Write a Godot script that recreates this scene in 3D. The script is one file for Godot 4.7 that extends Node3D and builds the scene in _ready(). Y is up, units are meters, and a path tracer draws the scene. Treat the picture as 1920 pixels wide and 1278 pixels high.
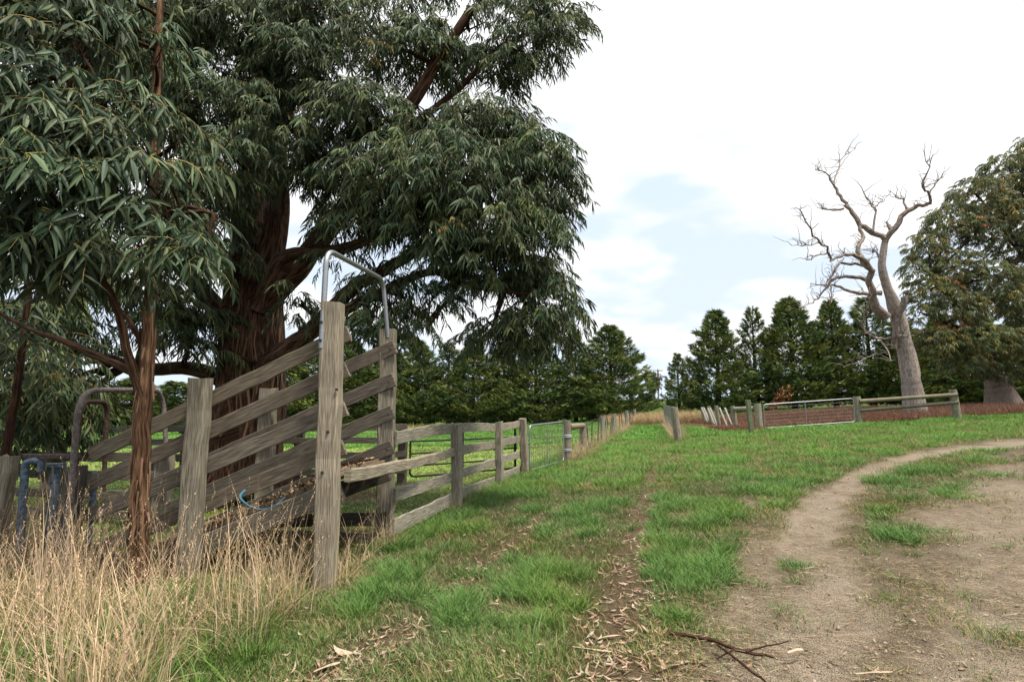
extends Node3D
# A stock loading ramp under a gum tree beside a farm track. y is up, metres; «D» below is the distance in front of the camera (z = -D).

var rng := RandomNumberGenerator.new()
var nz := FastNoiseLite.new()
var nf := FastNoiseLite.new()
var M := {}
var taken := {}

# ---------------------------------------------------------------- mesh collector
class MB:
	var v := PackedVector3Array()
	var n := PackedVector3Array()
	var uv := PackedVector2Array()
	var c := PackedColorArray()
	var i := PackedInt32Array()
	func add(p: Vector3, nn: Vector3, u: Vector2, col: Color) -> int:
		v.append(p); n.append(nn); uv.append(u); c.append(col)
		return v.size() - 1
	func tri(a: int, b: int, d: int) -> void:
		if (v[b] - v[a]).cross(v[d] - v[a]).dot(n[a] + n[b] + n[d]) > 0.0:
			i.append(a); i.append(d); i.append(b)
		else:
			i.append(a); i.append(b); i.append(d)
	func quad(p0: Vector3, p1: Vector3, p2: Vector3, p3: Vector3, out: Vector3, col: Color, u0: Vector2, u1: Vector2, u2: Vector2, u3: Vector2) -> void:
		var nn := (p1 - p0).cross(p3 - p0)
		if nn.length_squared() < 1e-14:
			nn = (p2 - p1).cross(p3 - p1)
		nn = nn.normalized()
		if nn.dot(out) < 0.0:
			nn = -nn
		var a := add(p0, nn, u0, col)
		var b := add(p1, nn, u1, col)
		var d := add(p2, nn, u2, col)
		var e := add(p3, nn, u3, col)
		tri(a, b, d); tri(a, d, e)
	func flat_tri(p0: Vector3, p1: Vector3, p2: Vector3, nn: Vector3, col: Color) -> void:
		var a := add(p0, nn, Vector2(0, 0), col)
		var b := add(p1, nn, Vector2(1, 0), col)
		var d := add(p2, nn, Vector2(0.5, 1), col)
		tri(a, b, d)
	func mesh() -> ArrayMesh:
		var a := []
		a.resize(Mesh.ARRAY_MAX)
		a[Mesh.ARRAY_VERTEX] = v
		a[Mesh.ARRAY_NORMAL] = n
		a[Mesh.ARRAY_TEX_UV] = uv
		a[Mesh.ARRAY_COLOR] = c
		a[Mesh.ARRAY_INDEX] = i
		var m := ArrayMesh.new()
		m.add_surface_from_arrays(Mesh.PRIMITIVE_TRIANGLES, a)
		return m

# ---------------------------------------------------------------- naming and nodes
func numbered(called: String) -> String:
	var k: int = taken.get(called, 0)
	taken[called] = k + 1
	return called if k == 0 else "%s_%03d" % [called, k]

func tag(o: Node3D, label: String, category: String, group := "") -> Node3D:
	o.set_meta("label", label)
	o.set_meta("category", category)
	if group != "":
		o.set_meta("group", group)
	return o

func thing(called: String, label: String, category: String, at := Vector3.ZERO, group := "") -> Node3D:
	var o := Node3D.new()
	o.name = numbered(called)
	add_child(o)
	o.position = at
	return tag(o, label, category, group)

func mi(called: String, m: Mesh, mat: Material, parent: Node3D) -> MeshInstance3D:
	var o := MeshInstance3D.new()
	o.name = numbered(called) if parent == self else called
	o.mesh = m
	o.material_override = mat
	parent.add_child(o, true)
	return o

# a part whose mesh was collected in world axes, put under a parent that stands at "origin"
func part(called: String, mb: MB, mat: Material, parent: Node3D) -> MeshInstance3D:
	var o := mi(called, mb.mesh(), mat, parent)
	var p := parent
	var off := Vector3.ZERO
	while p != self:
		off += p.position
		p = p.get_parent()
	o.position = -off
	return o

func structure(called: String, mb: MB, mat: Material) -> MeshInstance3D:
	var o := mi(called, mb.mesh(), mat, self)
	o.set_meta("kind", "structure")
	return o

func scatter(called: String, m: Mesh, mat: Material, buf: PackedFloat32Array, parent: Node3D) -> MultiMeshInstance3D:
	var mm := MultiMesh.new()
	mm.transform_format = MultiMesh.TRANSFORM_3D
	mm.use_colors = true
	mm.mesh = m
	mm.instance_count = buf.size() / 16
	mm.buffer = buf
	var o := MultiMeshInstance3D.new()
	o.name = numbered(called) if parent == self else called
	o.multimesh = mm
	o.material_override = mat
	parent.add_child(o, true)
	o.set_meta("kind", "stuff")
	return o

func put(buf: PackedFloat32Array, b: Basis, o: Vector3, c: Color) -> void:
	buf.append(b.x.x); buf.append(b.y.x); buf.append(b.z.x); buf.append(o.x)
	buf.append(b.x.y); buf.append(b.y.y); buf.append(b.z.y); buf.append(o.y)
	buf.append(b.x.z); buf.append(b.y.z); buf.append(b.z.z); buf.append(o.z)
	buf.append(c.r); buf.append(c.g); buf.append(c.b); buf.append(1.0)

# ---------------------------------------------------------------- small maths
func R(a: float, b: float) -> float:
	return rng.randf_range(a, b)

func sst(a: float, b: float, x: float) -> float:
	var t := clampf((x - a) / (b - a), 0.0, 1.0)
	return t * t * (3.0 - 2.0 * t)

func lin(r: float, g: float, b: float) -> Color:
	return Color(r, g, b, 1.0)

func vary(c: Color, k: float) -> Color:
	var f := 1.0 + R(-k, k)
	return Color(c.r * f * (1.0 + R(-k, k) * 0.3), c.g * f, c.b * f * (1.0 + R(-k, k) * 0.3), 1.0)

# a point given as [x, y, D]
func W(a) -> Vector3:
	return Vector3(a[0], a[1], -a[2])

# ---------------------------------------------------------------- terrain
func height(x: float, d: float) -> float:
	var xx := x if x < 25.0 else 25.0 + (x - 25.0) * 0.3
	var h := 0.058 * (0.5 * (xx + sqrt(xx * xx + 4.0)) - 1.0) + 2.6 * sst(70.0, 170.0, d)
	h += 0.035 * nz.get_noise_2d(x * 9.0, d * 9.0) + 0.09 * nz.get_noise_2d(x * 2.2, d * 2.2) * sst(10.0, 25.0, d)
	return h

const MX0 := -8.0
const MD0 := 1.5
const MC := 0.08
const MNX := 400
const MND := 370
var mask := PackedFloat32Array()
var litter := PackedFloat32Array()

func lay_path(into: PackedFloat32Array, pts: Array, strength: float) -> void:
	for k in pts.size() - 1:
		var ax: float = pts[k][0]; var ad: float = pts[k][1]; var aw: float = pts[k][2]
		var bx: float = pts[k + 1][0]; var bd: float = pts[k + 1][1]; var bw: float = pts[k + 1][2]
		var w := maxf(aw, bw) * 1.7 + 0.25
		var x0 := maxi(0, int((minf(ax, bx) - w - MX0) / MC)); var x1 := mini(MNX - 1, int((maxf(ax, bx) + w - MX0) / MC))
		var d0 := maxi(0, int((minf(ad, bd) - w - MD0) / MC)); var d1 := mini(MND - 1, int((maxf(ad, bd) + w - MD0) / MC))
		var ex := bx - ax; var ed := bd - ad
		var l2 := maxf(ex * ex + ed * ed, 1e-6)
		for j in range(d0, d1 + 1):
			var d := MD0 + j * MC
			for i in range(x0, x1 + 1):
				var x := MX0 + i * MC
				var t := clampf(((x - ax) * ex + (d - ad) * ed) / l2, 0.0, 1.0)
				var qx := x - ax - ex * t; var qd := d - ad - ed * t
				var rr := sqrt(qx * qx + qd * qd) / lerpf(aw, bw, t)
				if rr < 1.8:
					var e := rr + 0.5 * nz.get_noise_2d(x * 16.0, d * 16.0) + 0.4 * nz.get_noise_2d(x * 60.0 + 90.0, d * 60.0)
					var m := strength * (1.0 - sst(0.6, 1.2, e))
					var at := j * MNX + i
					if m > into[at]:
						into[at] = m

func look(into: PackedFloat32Array, x: float, d: float) -> float:
	var fx := (x - MX0) / MC; var fd := (d - MD0) / MC
	if fx < 0.0 or fd < 0.0 or fx >= MNX - 1 or fd >= MND - 1:
		return 0.0
	var i := int(fx); var j := int(fd)
	var u := fx - i; var w := fd - j
	var at := j * MNX + i
	return lerpf(lerpf(into[at], into[at + 1], u), lerpf(into[at + MNX], into[at + MNX + 1], u), w)

func steps(a: float, fine0: float, fine1: float, b: float, s: float, grow: float) -> PackedFloat32Array:
	var lo := []
	var x := fine0; var q := s
	while x > a:
		q *= grow
		x -= q
		lo.append(maxf(x, a))
	lo.reverse()
	x = fine0
	while x < fine1:
		lo.append(x)
		x += s
	q = s
	while x < b:
		lo.append(x)
		q *= grow
		x += q
	lo.append(b)
	return PackedFloat32Array(lo)

# ---------------------------------------------------------------- shapes
func frame_for(t: Vector3, old: Vector3) -> Vector3:
	var s := old - t * old.dot(t)
	if s.length() < 1e-4:
		s = t.cross(Vector3.RIGHT if absf(t.x) < 0.8 else Vector3.UP)
	return s.normalized()

func tube(mb: MB, pts: Array, rad: Array, sides: int, col: Color, rough := 0.0, flute := 0.0, vs := 1.0, cap := true) -> void:
	var s := Vector3(0.31, 0.1, 0.95)
	var first := mb.v.size()
	var along := 0.0
	var n := pts.size()
	var ph := R(0.0, 50.0)
	for k in n:
		var p: Vector3 = pts[k]
		var t: Vector3 = ((pts[mini(k + 1, n - 1)] as Vector3) - (pts[maxi(k - 1, 0)] as Vector3)).normalized()
		s = frame_for(t, s)
		var b := t.cross(s)
		var r: float = rad[k]
		if k > 0:
			along += p.distance_to(pts[k - 1])
		for q in sides + 1:
			var a := TAU * (q % sides) / sides
			var dir := s * cos(a) + b * sin(a)
			var rr := r
			if rough > 0.0:
				rr *= 1.0 + rough * nz.get_noise_3d(p.x * 30.0 + dir.x * 25.0 + ph, p.y * 14.0, p.z * 30.0 + dir.z * 25.0)
			if flute > 0.0:
				rr *= 1.0 + flute * sin(a * 5.0 + ph + along * 0.35) * 0.5 + flute * sin(a * 3.0 + ph * 2.0) * 0.5
			mb.add(p + dir * rr, dir, Vector2(float(q) / sides * maxf(1.0, roundf(r * 8.0)), along * vs), col)
	for k in n - 1:
		for q in sides:
			var a := first + k * (sides + 1) + q
			mb.tri(a, a + 1, a + sides + 2)
			mb.tri(a, a + sides + 2, a + sides + 1)
	if cap:
		for e in [0, n - 1]:
			var t: Vector3 = ((pts[1] as Vector3) - (pts[0] as Vector3)) if e == 0 else ((pts[n - 1] as Vector3) - (pts[n - 2] as Vector3))
			t = -t.normalized() if e == 0 else t.normalized()
			var c0 := mb.add(pts[e], t, Vector2(0.5, 0.5), col)
			var ring := []
			for q in sides:
				ring.append(mb.add(mb.v[first + e * (sides + 1) + q], t, Vector2(0.5 + 0.2 * cos(TAU * q / sides), 0.5 + 0.2 * sin(TAU * q / sides)), col))
			for q in sides:
				mb.tri(c0, ring[q], ring[(q + 1) % sides])

# a smooth curve through points, each [Vector3, radius]
func curve(pts: Array, rad: Array, per: int, wob := 0.0) -> Array:
	var P := []
	var Q := []
	var n := pts.size()
	for k in n - 1:
		var a: Vector3 = pts[maxi(k - 1, 0)]; var b: Vector3 = pts[k]; var c: Vector3 = pts[k + 1]; var d: Vector3 = pts[mini(k + 2, n - 1)]
		for q in per:
			var t := float(q) / per
			var p := b.cubic_interpolate(c, a, d, t)
			if wob > 0.0 and (k > 0 or q > 0):
				p += Vector3(R(-wob, wob), R(-wob, wob), R(-wob, wob))
			P.append(p)
			Q.append(lerpf(rad[k], rad[k + 1], t))
	P.append(pts[n - 1]); Q.append(rad[n - 1])
	return [P, Q]

func limb(mb: MB, pts: Array, rad: Array, sides: int, col: Color, per := 4, wob := 0.0, rough := 0.12, flute := 0.0) -> Array:
	var c := curve(pts, rad, per, wob)
	tube(mb, c[0], c[1], sides, col, rough, flute, 0.5)
	return c[0]

# a sawn, weathered timber from a to b; w across, t deep along "deep"; arrises worn, faces a little out of true
func timber(mb: MB, a: Vector3, b: Vector3, w: float, t: float, deep: Vector3, col: Color, wear := 0.006, bow := 0.0) -> void:
	var ax := (b - a).normalized()
	var dz := (deep - ax * deep.dot(ax)).normalized()
	var dx := ax.cross(dz).normalized()
	var L := a.distance_to(b)
	var n := clampi(int(L / 0.16) + 1, 3, 18)
	var ch := minf(0.14 * minf(w, t), 0.014)
	var prof := [Vector2(-0.5 * w + ch, -0.5 * t), Vector2(0.5 * w - ch, -0.5 * t), Vector2(0.5 * w, -0.5 * t + ch), Vector2(0.5 * w, 0.5 * t - ch), Vector2(0.5 * w - ch, 0.5 * t), Vector2(-0.5 * w + ch, 0.5 * t), Vector2(-0.5 * w, 0.5 * t - ch), Vector2(-0.5 * w, -0.5 * t + ch)]
	var u0 := R(0.0, 3.0); var v0 := R(0.0, 3.0); var ph := R(0.0, 100.0)
	var rings := []
	for k in n + 1:
		var f := float(k) / n
		var ring := []
		var sway := dx * (bow * sin(f * PI) + wear * 1.2 * nz.get_noise_2d(f * L * 40.0, ph)) + dz * wear * nz.get_noise_2d(f * L * 40.0, ph + 55.0)
		var side_wear := nz.get_noise_2d(f * L * 90.0, ph + 20.0)
		for q in 8:
			var o: Vector2 = prof[q]
			var e := 1.0 - wear * 1.6 / w * (absf(side_wear) + 0.5 * absf(nz.get_noise_2d(f * L * 170.0, ph + q * 13.0)))
			var p := a + ax * (f * L) + sway + dx * o.x * e + dz * o.y * (1.0 - wear * 0.6 / t * absf(nz.get_noise_2d(f * L * 120.0, ph + q * 7.0)))
			if k == 0 or k == n:
				p += ax * R(-wear, wear)
			ring.append(p)
		rings.append(ring)
	var run := 0.0
	for q in 8:
		var q2 := (q + 1) % 8
		var wd := (prof[q2] as Vector2).distance_to(prof[q])
		var mid: Vector2 = ((prof[q] as Vector2) + (prof[q2] as Vector2)) * 0.5
		var out := dx * mid.x / w + dz * mid.y / t
		for k in n:
			var f0 := float(k) / n * L; var f1 := float(k + 1) / n * L
			mb.quad(rings[k][q], rings[k][q2], rings[k + 1][q2], rings[k + 1][q], out, col,
				Vector2((run + u0) * 2.0, (f0 + v0) * 0.5), Vector2((run + wd + u0) * 2.0, (f0 + v0) * 0.5), Vector2((run + wd + u0) * 2.0, (f1 + v0) * 0.5), Vector2((run + u0) * 2.0, (f1 + v0) * 0.5))
		run += wd
	for e in [0, n]:
		var nn := -ax if e == 0 else ax
		var c0 := mb.add((rings[e][0] + rings[e][4]) * 0.5, nn, Vector2(u0, v0), col)
		var idx := []
		for q in 8:
			idx.append(mb.add(rings[e][q], nn, Vector2(u0 + prof[q].x * 2.0, v0 + prof[q].y * 0.5), col))
		for q in 8:
			mb.tri(c0, idx[q], idx[(q + 1) % 8])

func timber_part(called: String, parent: Node3D, mat: Material, a: Vector3, b: Vector3, w: float, t: float, deep: Vector3, col: Color, wear := 0.006, bow := 0.0) -> MeshInstance3D:
	var mb := MB.new()
	timber(mb, a, b, w, t, deep, col, wear, bow)
	return part(called, mb, mat, parent)

func tube_part(called: String, parent: Node3D, mat: Material, pts: Array, r: float, sides := 10, col := Color.WHITE, rough := 0.0) -> MeshInstance3D:
	var mb := MB.new()
	var rad := []
	for p in pts:
		rad.append(r)
	tube(mb, pts, rad, sides, col, rough, 0.0, 1.0)
	return part(called, mb, mat, parent)

func round_post(called: String, parent: Node3D, mat: Material, foot: Vector3, top: Vector3, r: float, col: Color, sides := 12) -> MeshInstance3D:
	var mb := MB.new()
	var P := []; var Q := []
	for k in 7:
		P.append(foot.lerp(top, k / 6.0)); Q.append(r * (1.04 - 0.08 * k / 6.0 + R(-0.02, 0.02)))
	P.append(top + (top - foot).normalized() * 0.008); Q.append(r * 0.9)
	tube(mb, P, Q, sides, col, 0.1, 0.0, 0.5)
	return part(called, mb, mat, parent)

# pipe bent with rounded corners of radius "bend" through the given points
func bent(pts: Array, bend: float, per := 6) -> Array:
	var out := [pts[0]]
	for k in range(1, pts.size() - 1):
		var p: Vector3 = pts[k]
		var a: Vector3 = pts[k - 1]; var b: Vector3 = pts[k + 1]
		var r := minf(bend, minf(p.distance_to(a), p.distance_to(b)) * 0.48)
		var p0 := p + (a - p).normalized() * r
		var p1 := p + (b - p).normalized() * r
		for q in per + 1:
			var t := float(q) / per
			out.append(p0.lerp(p, t).lerp(p.lerp(p1, t), t))
	out.append(pts[pts.size() - 1])
	return out

func bolt(parent: Node3D, at: Vector3, out: Vector3, r := 0.014) -> void:
	var mb := MB.new()
	tube(mb, [at, at + out * r * 0.9, at + out * r * 1.3], [r, r, r * 0.6], 8, Color(1, 1, 1), 0.0)
	part("bolt", mb, M.bolt, parent)

# ---------------------------------------------------------------- leaves
# a sickle leaf: base, direction it leaves in, the way it bends, length, width
func leaf(mb: MB, base: Vector3, dir: Vector3, bend: Vector3, side: Vector3, L: float, w: float, col: Color, folded := false) -> void:
	var ts := [0.0, 0.22, 0.5, 0.78, 1.0]
	var ws := [0.06, 0.72, 1.0, 0.62, 0.0]
	var pl := []; var pr := []; var pm := []; var nn := []
	for k in 5:
		var t: float = ts[k]
		var p := base + dir * (L * t) + bend * (L * t * t)
		var tan := (dir + bend * 2.0 * t).normalized()
		var s := (side - tan * side.dot(tan)).normalized()
		var nm := s.cross(tan).normalized()
		pl.append(p - s * w * 0.5 * ws[k]); pr.append(p + s * w * 0.5 * ws[k]); pm.append(p + nm * w * 0.16 * ws[k]); nn.append(nm)
	if folded:
		for sgn in [0, 1]:
			var e: Array = pl if sgn == 0 else pr
			var b0 := mb.v.size()
			for k in 5:
				var tilt: Vector3 = (nn[k] as Vector3)
				var outv: Vector3 = ((e[k] as Vector3) - (pm[k] as Vector3))
				if outv.length() > 1e-5:
					tilt = (tilt - outv.normalized() * -0.3).normalized()
				mb.add(pm[k], tilt, Vector2(0.5, ts[k]), col)
				mb.add(e[k], tilt, Vector2(float(sgn), ts[k]), col)
			for k in 4:
				mb.tri(b0 + 2 * k, b0 + 2 * k + 1, b0 + 2 * k + 3)
				if k < 3 or true:
					mb.tri(b0 + 2 * k, b0 + 2 * k + 3, b0 + 2 * k + 2)
	else:
		var b1 := mb.v.size()
		for k in 4:
			mb.add(pl[k], nn[k], Vector2(0, ts[k]), col)
			mb.add(pr[k], nn[k], Vector2(1, ts[k]), col)
		var tip := mb.add(pm[4], nn[4], Vector2(0.5, 1), col)
		for k in 3:
			mb.tri(b1 + 2 * k, b1 + 2 * k + 1, b1 + 2 * k + 3)
			mb.tri(b1 + 2 * k, b1 + 2 * k + 3, b1 + 2 * k + 2)
		mb.tri(b1 + 6, b1 + 7, tip)

# a twig carrying hanging sickle leaves; it starts at the origin and grows along +x, drooping
func sprig(leaves: int, L: float, leaf_l: float, leaf_w: float, droop: float, cols: Array, twig_col: Color, folded := false, hang := 0.35) -> ArrayMesh:
	var mb := MB.new()
	var P := []; var Q := []
	for k in 6:
		var t := k / 5.0
		P.append(Vector3(L * t * (1.0 - 0.25 * droop * t), L * (0.12 * t - droop * t * t * 0.75), L * 0.12 * sin(t * 3.0) * R(-1, 1)))
		Q.append(lerpf(0.0045, 0.0015, t))
	tube(mb, P, Q, 3, twig_col, 0.0, 0.0, 1.0, false)
	for k in leaves:
		var t := clampf((k + R(0.2, 1.0)) / leaves, 0.05, 1.0)
		var f := t * 4.99
		var p: Vector3 = (P[int(f)] as Vector3).lerp(P[mini(int(f) + 1, 5)], f - int(f))
		var a := (PI * k + R(-0.9, 0.9))
		var outw := Vector3(R(0.0, 0.7), R(-0.75, 0.0) - hang, (sin(a) * 0.2 + cos(a) * 0.75)).normalized()
		var bend := Vector3(R(-0.2, 0.2), -R(0.35, 0.8), R(-0.2, 0.2))
		# gum leaves hang edge up and curve like a sickle in their own plane
		var side := Vector3(R(-1, 1), R(-0.4, 0.4), R(-1, 1)).normalized()
		if R(0, 1) < 0.7:
			side = (bend + Vector3(R(-0.35, 0.35), R(-0.1, 0.1), R(-0.35, 0.35))).normalized()
		leaf(mb, p, outw * 0.8, bend, side, leaf_l * R(0.45, 1.25), leaf_w * R(0.75, 1.2), vary(cols[rng.randi() % cols.size()], 0.25) if R(0, 1) > 0.018 else vary(lin(0.15, 0.11, 0.055), 0.3), folded)
	return mb.mesh()

# ---------------------------------------------------------------- textures
func streaks(w: int, h: int, sx: float, sy: float, dark: Color, light: Color, crack: float, sd: int) -> Array:
	var n1 := FastNoiseLite.new(); n1.seed = sd; n1.frequency = 1.0; n1.fractal_octaves = 3
	var im := Image.create(w, h, false, Image.FORMAT_RGB8)
	var hm := Image.create(w, h, false, Image.FORMAT_RGB8)
	for y in h:
		var cy := cos(TAU * y / h) * sy; var cs := sin(TAU * y / h) * sy
		for x in w:
			# the pattern closes on itself up and down; across, it is mirrored at half width
			var xx := float(x if x < w / 2 else w - 1 - x) / w * sx
			var a := n1.get_noise_3d(xx, cy, cs)
			var b := n1.get_noise_3d(xx * 3.7 + 40.0, cy * 1.6, cs * 1.6 + 9.0)
			var big := n1.get_noise_3d(xx * 0.45 + 7.0, cy * 1.3, cs * 1.3)
			var f := clampf(0.5 + 0.5 * a + 0.35 * b + 0.6 * big, 0.0, 1.0)
			var hh := clampf(0.55 + 0.5 * a + 0.3 * b, 0.0, 1.0)
			var cr := sst(crack, crack + 0.12, -a - 0.25 * b)
			f *= 1.0 - 0.75 * cr
			hh *= 1.0 - 0.8 * cr
			im.set_pixel(x, y, dark.lerp(light, f))
			hm.set_pixel(x, y, Color(hh, hh, hh))
	return [ImageTexture.create_from_image(im), ImageTexture.create_from_image(hm)]

func blotch(dark: Color, light: Color, freq: float, sd: int, size := 512) -> NoiseTexture2D:
	var n := FastNoiseLite.new()
	n.seed = sd; n.frequency = freq; n.fractal_octaves = 5; n.fractal_gain = 0.62
	var t := NoiseTexture2D.new()
	t.width = size; t.height = size; t.seamless = true; t.noise = n
	var g := Gradient.new()
	g.colors = PackedColorArray([dark, light])
	t.color_ramp = g
	return t

func mat(rough: float, spec := 0.4) -> StandardMaterial3D:
	var m := StandardMaterial3D.new()
	m.roughness = rough
	m.metallic_specular = spec
	m.vertex_color_use_as_albedo = true
	m.cull_mode = BaseMaterial3D.CULL_DISABLED
	return m

func grained(tex: Array, rough: float, relief: float) -> StandardMaterial3D:
	var m := mat(rough, 0.25)
	m.albedo_texture = tex[0]
	m.heightmap_enabled = true
	m.heightmap_texture = tex[1]
	m.heightmap_scale = relief
	return m

func leafy(rough: float, spec: float, back: Color) -> StandardMaterial3D:
	var m := mat(rough, spec)
	m.backlight_enabled = true
	m.backlight = back
	return m

func make_materials() -> void:
	var wood := streaks(512, 1024, 60.0, 1.0, Color(0.60, 0.575, 0.54), Color(1.0, 0.985, 0.96), 0.44, 3)
	M.wood = grained(wood, 0.88, 0.25); M.wood.albedo_color = Color(0.94, 0.98, 1.0)
	var bark := streaks(512, 512, 22.0, 0.9, Color(0.40, 0.35, 0.32), Color(1.0, 0.96, 0.92), 0.34, 11)
	M.bark = grained(bark, 0.9, 1.6)
	var old := streaks(256, 512, 14.0, 1.0, Color(0.66, 0.63, 0.61), Color(1.0, 0.98, 0.96), 0.45, 21)
	M.dead = grained(old, 0.9, 1.4)
	M.pipe = mat(0.42, 0.5); M.pipe.metallic = 0.75
	M.pipe.albedo_texture = blotch(Color(0.62, 0.63, 0.64), Color(0.86, 0.87, 0.88), 0.03, 5); M.pipe.uv1_triplanar = true; M.pipe.uv1_scale = Vector3(3, 3, 3)
	M.rusty = mat(0.75, 0.3)
	M.rusty.albedo_texture = blotch(Color(0.5, 0.36, 0.3), Color(1, 1, 1), 0.02, 6); M.rusty.uv1_triplanar = true; M.rusty.uv1_scale = Vector3(2, 2, 2)
	M.bolt = mat(0.6, 0.4); M.bolt.albedo_color = Color(0.25, 0.24, 0.24); M.bolt.metallic = 0.5
	M.leaf = leafy(0.55, 0.3, Color(0.22, 0.26, 0.1))
	M.needle = leafy(0.75, 0.3, Color(0.2, 0.22, 0.08))
	M.grass = leafy(0.6, 0.35, Color(0.42, 0.45, 0.2))
	M.straw = leafy(0.75, 0.3, Color(0.3, 0.27, 0.18))
	M.litter = mat(0.8, 0.3)
	M.plain = mat(0.8, 0.3)
	M.soil = mat(0.97, 0.15)
	M.soil.albedo_texture = blotch(Color(0.68, 0.67, 0.65), Color(1, 1, 1), 0.035, 8, 1024); M.soil.uv1_triplanar = true; M.soil.uv1_world_triplanar = true; M.soil.uv1_scale = Vector3(0.9, 0.9, 0.9)
	M.soil.heightmap_enabled = true; M.soil.heightmap_texture = blotch(Color.BLACK, Color.WHITE, 0.06, 9, 1024); M.soil.heightmap_scale = 3.0

# ---------------------------------------------------------------- sky: broken cloud over pale blue, the same all round
func make_sky() -> ImageTexture:
	var n := FastNoiseLite.new(); n.seed = 14; n.frequency = 1.0; n.fractal_octaves = 6; n.fractal_gain = 0.52
	var n2 := FastNoiseLite.new(); n2.seed = 77; n2.frequency = 1.0; n2.fractal_octaves = 3
	var w := 1536; var h := 768
	var im := Image.create(w, h, false, Image.FORMAT_RGBF)
	for y in h:
		var el := PI * (0.5 - (y + 0.5) / h)
		if el < -0.03:
			im.fill_rect(Rect2i(0, y, w, h - y), Color(0.16, 0.16, 0.12))
			break
		var s := maxf(sin(el), 0.0); var c := cos(el)
		var blue := Color(0.415, 0.495, 0.60).lerp(Color(0.33, 0.44, 0.64), sst(0.1, 0.9, s))
		var k := 1.0 / (s + 0.16)
		for x in w:
			var az := TAU * (x + 0.5) / w
			var px := cos(az) * c * k; var pz := sin(az) * c * k
			var f := n.get_noise_3d(px * 0.9, s * 2.4, pz * 0.9)
			var big := n2.get_noise_3d(px * 0.25, 3.0, pz * 0.25)
			var fine := n2.get_noise_3d(px * 3.2, s * 7.0, pz * 3.2)
			var cover := 1.1 * f + 0.22 * big + 0.26 * fine - 0.15 + 0.26 * sst(0.06, 0.24, s) + 0.34 * sst(0.25, 0.6, s)
			var a := 0.2 + 0.8 * sst(-0.2, 0.26, cover)
			var shade := sst(0.0, 0.55, n2.get_noise_3d(px * 0.5 + 9.0, 8.0 + s, pz * 0.5))
			var br := lerpf(0.60, 0.445, shade) + 0.08 * sst(0.0, 0.4, f) + 0.5 * sst(0.5, 0.95, s)
			var cl := Color(br * 0.99, br * 0.995, br * 1.0)
			var col := blue.lerp(cl, a * 0.97)
			var hz := 1.0 - sst(0.0, 0.12, s)
			col = col.lerp(Color(0.50, 0.57, 0.64), 0.5 * hz)
			im.set_pixel(x, y, col)
	return ImageTexture.create_from_image(im)

# ---------------------------------------------------------------- scene
func _ready() -> void:
	rng.seed = 20
	nz.seed = 4; nz.frequency = 0.05; nz.fractal_octaves = 3
	nf.seed = 9; nf.frequency = 0.5; nf.fractal_octaves = 3

	var cam := Camera3D.new()
	cam.name = "camera"
	add_child(cam)
	cam.position = Vector3(0, 1.55, 0)
	cam.rotation.x = atan(0.126)
	cam.fov = rad_to_deg(2.0 * atan(0.639))
	cam.near = 0.05
	cam.far = 2000.0
	cam.current = true

	var env := Environment.new()
	env.background_mode = Environment.BG_SKY
	var sk := Sky.new()
	var sm := PanoramaSkyMaterial.new()
	sm.panorama = make_sky()
	sk.sky_material = sm
	env.sky = sk
	env.sky_rotation = Vector3(0, deg_to_rad(52.0), 0)
	env.background_energy_multiplier = 1.0
	env.tonemap_mode = Environment.TONE_MAPPER_LINEAR
	env.tonemap_exposure = 1.85
	env.sdfgi_enabled = true
	env.ssao_enabled = true
	env.ssil_enabled = true
	var we := WorldEnvironment.new()
	we.name = "world"
	we.environment = env
	add_child(we)

	var sun := DirectionalLight3D.new()
	sun.name = "sun"
	sun.light_energy = 1.2
	sun.light_color = Color(1.0, 0.96, 0.9)
	sun.light_angular_distance = 9.0
	sun.shadow_enabled = true
	add_child(sun)
	sun.look_at_from_position(Vector3(5.0, 14.0, 4.0), Vector3.ZERO)

	make_materials()
	print("materials ", Time.get_ticks_msec())
	make_ground()
	print("ground ", Time.get_ticks_msec())
	make_cypresses()
	make_far_things()
	make_right_gum()
	make_dead_tree()
	print("far trees ", Time.get_ticks_msec())
	make_big_gum()
	make_sapling()
	print("gums ", Time.get_ticks_msec())
	make_ramp()
	make_fences()
	print("fences ", Time.get_ticks_msec())
	make_grass()
	print("grass ", Time.get_ticks_msec())
	make_litter()
	print("done ", Time.get_ticks_msec())

# ---------------------------------------------------------------- ground
const TRACKS := [
	[1.0, [[1.44, 2.88, 0.5], [2.03, 3.78, 0.55], [2.75, 4.8, 0.6], [3.36, 6.22, 0.6], [4.6, 7.89, 0.5], [6.31, 9.79, 0.5], [8.44, 11.79, 0.5], [10.2, 12.98, 0.6], [13.11, 13.73, 1.2], [15.51, 12.7, 1.5]]],
	[0.95, [[2.36, 2.79, 0.7], [3.06, 3.64, 0.7], [4.21, 4.83, 0.8], [5.18, 6.03, 0.9], [6.68, 7.63, 0.9], [8.68, 9.45, 0.9], [11.55, 11.31, 1.5]]],
	[0.8, [[1.94, 2.83, 0.6], [2.84, 3.95, 0.6], [3.74, 5.26, 0.5]]],
	[0.9, [[0.89, 2.92, 0.35], [1.42, 3.69, 0.3], [1.98, 4.52, 0.32], [2.62, 5.69, 0.3], [3.33, 7.48, 0.18], [3.71, 8.67, 0.1]]],
	[0.75, [[4.29, 14.58, 0.5], [5.37, 15.2, 0.5]]],
	[0.55, [[6.84, 9.22, 0.5], [8.82, 10.71, 0.7]]]
]
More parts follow.
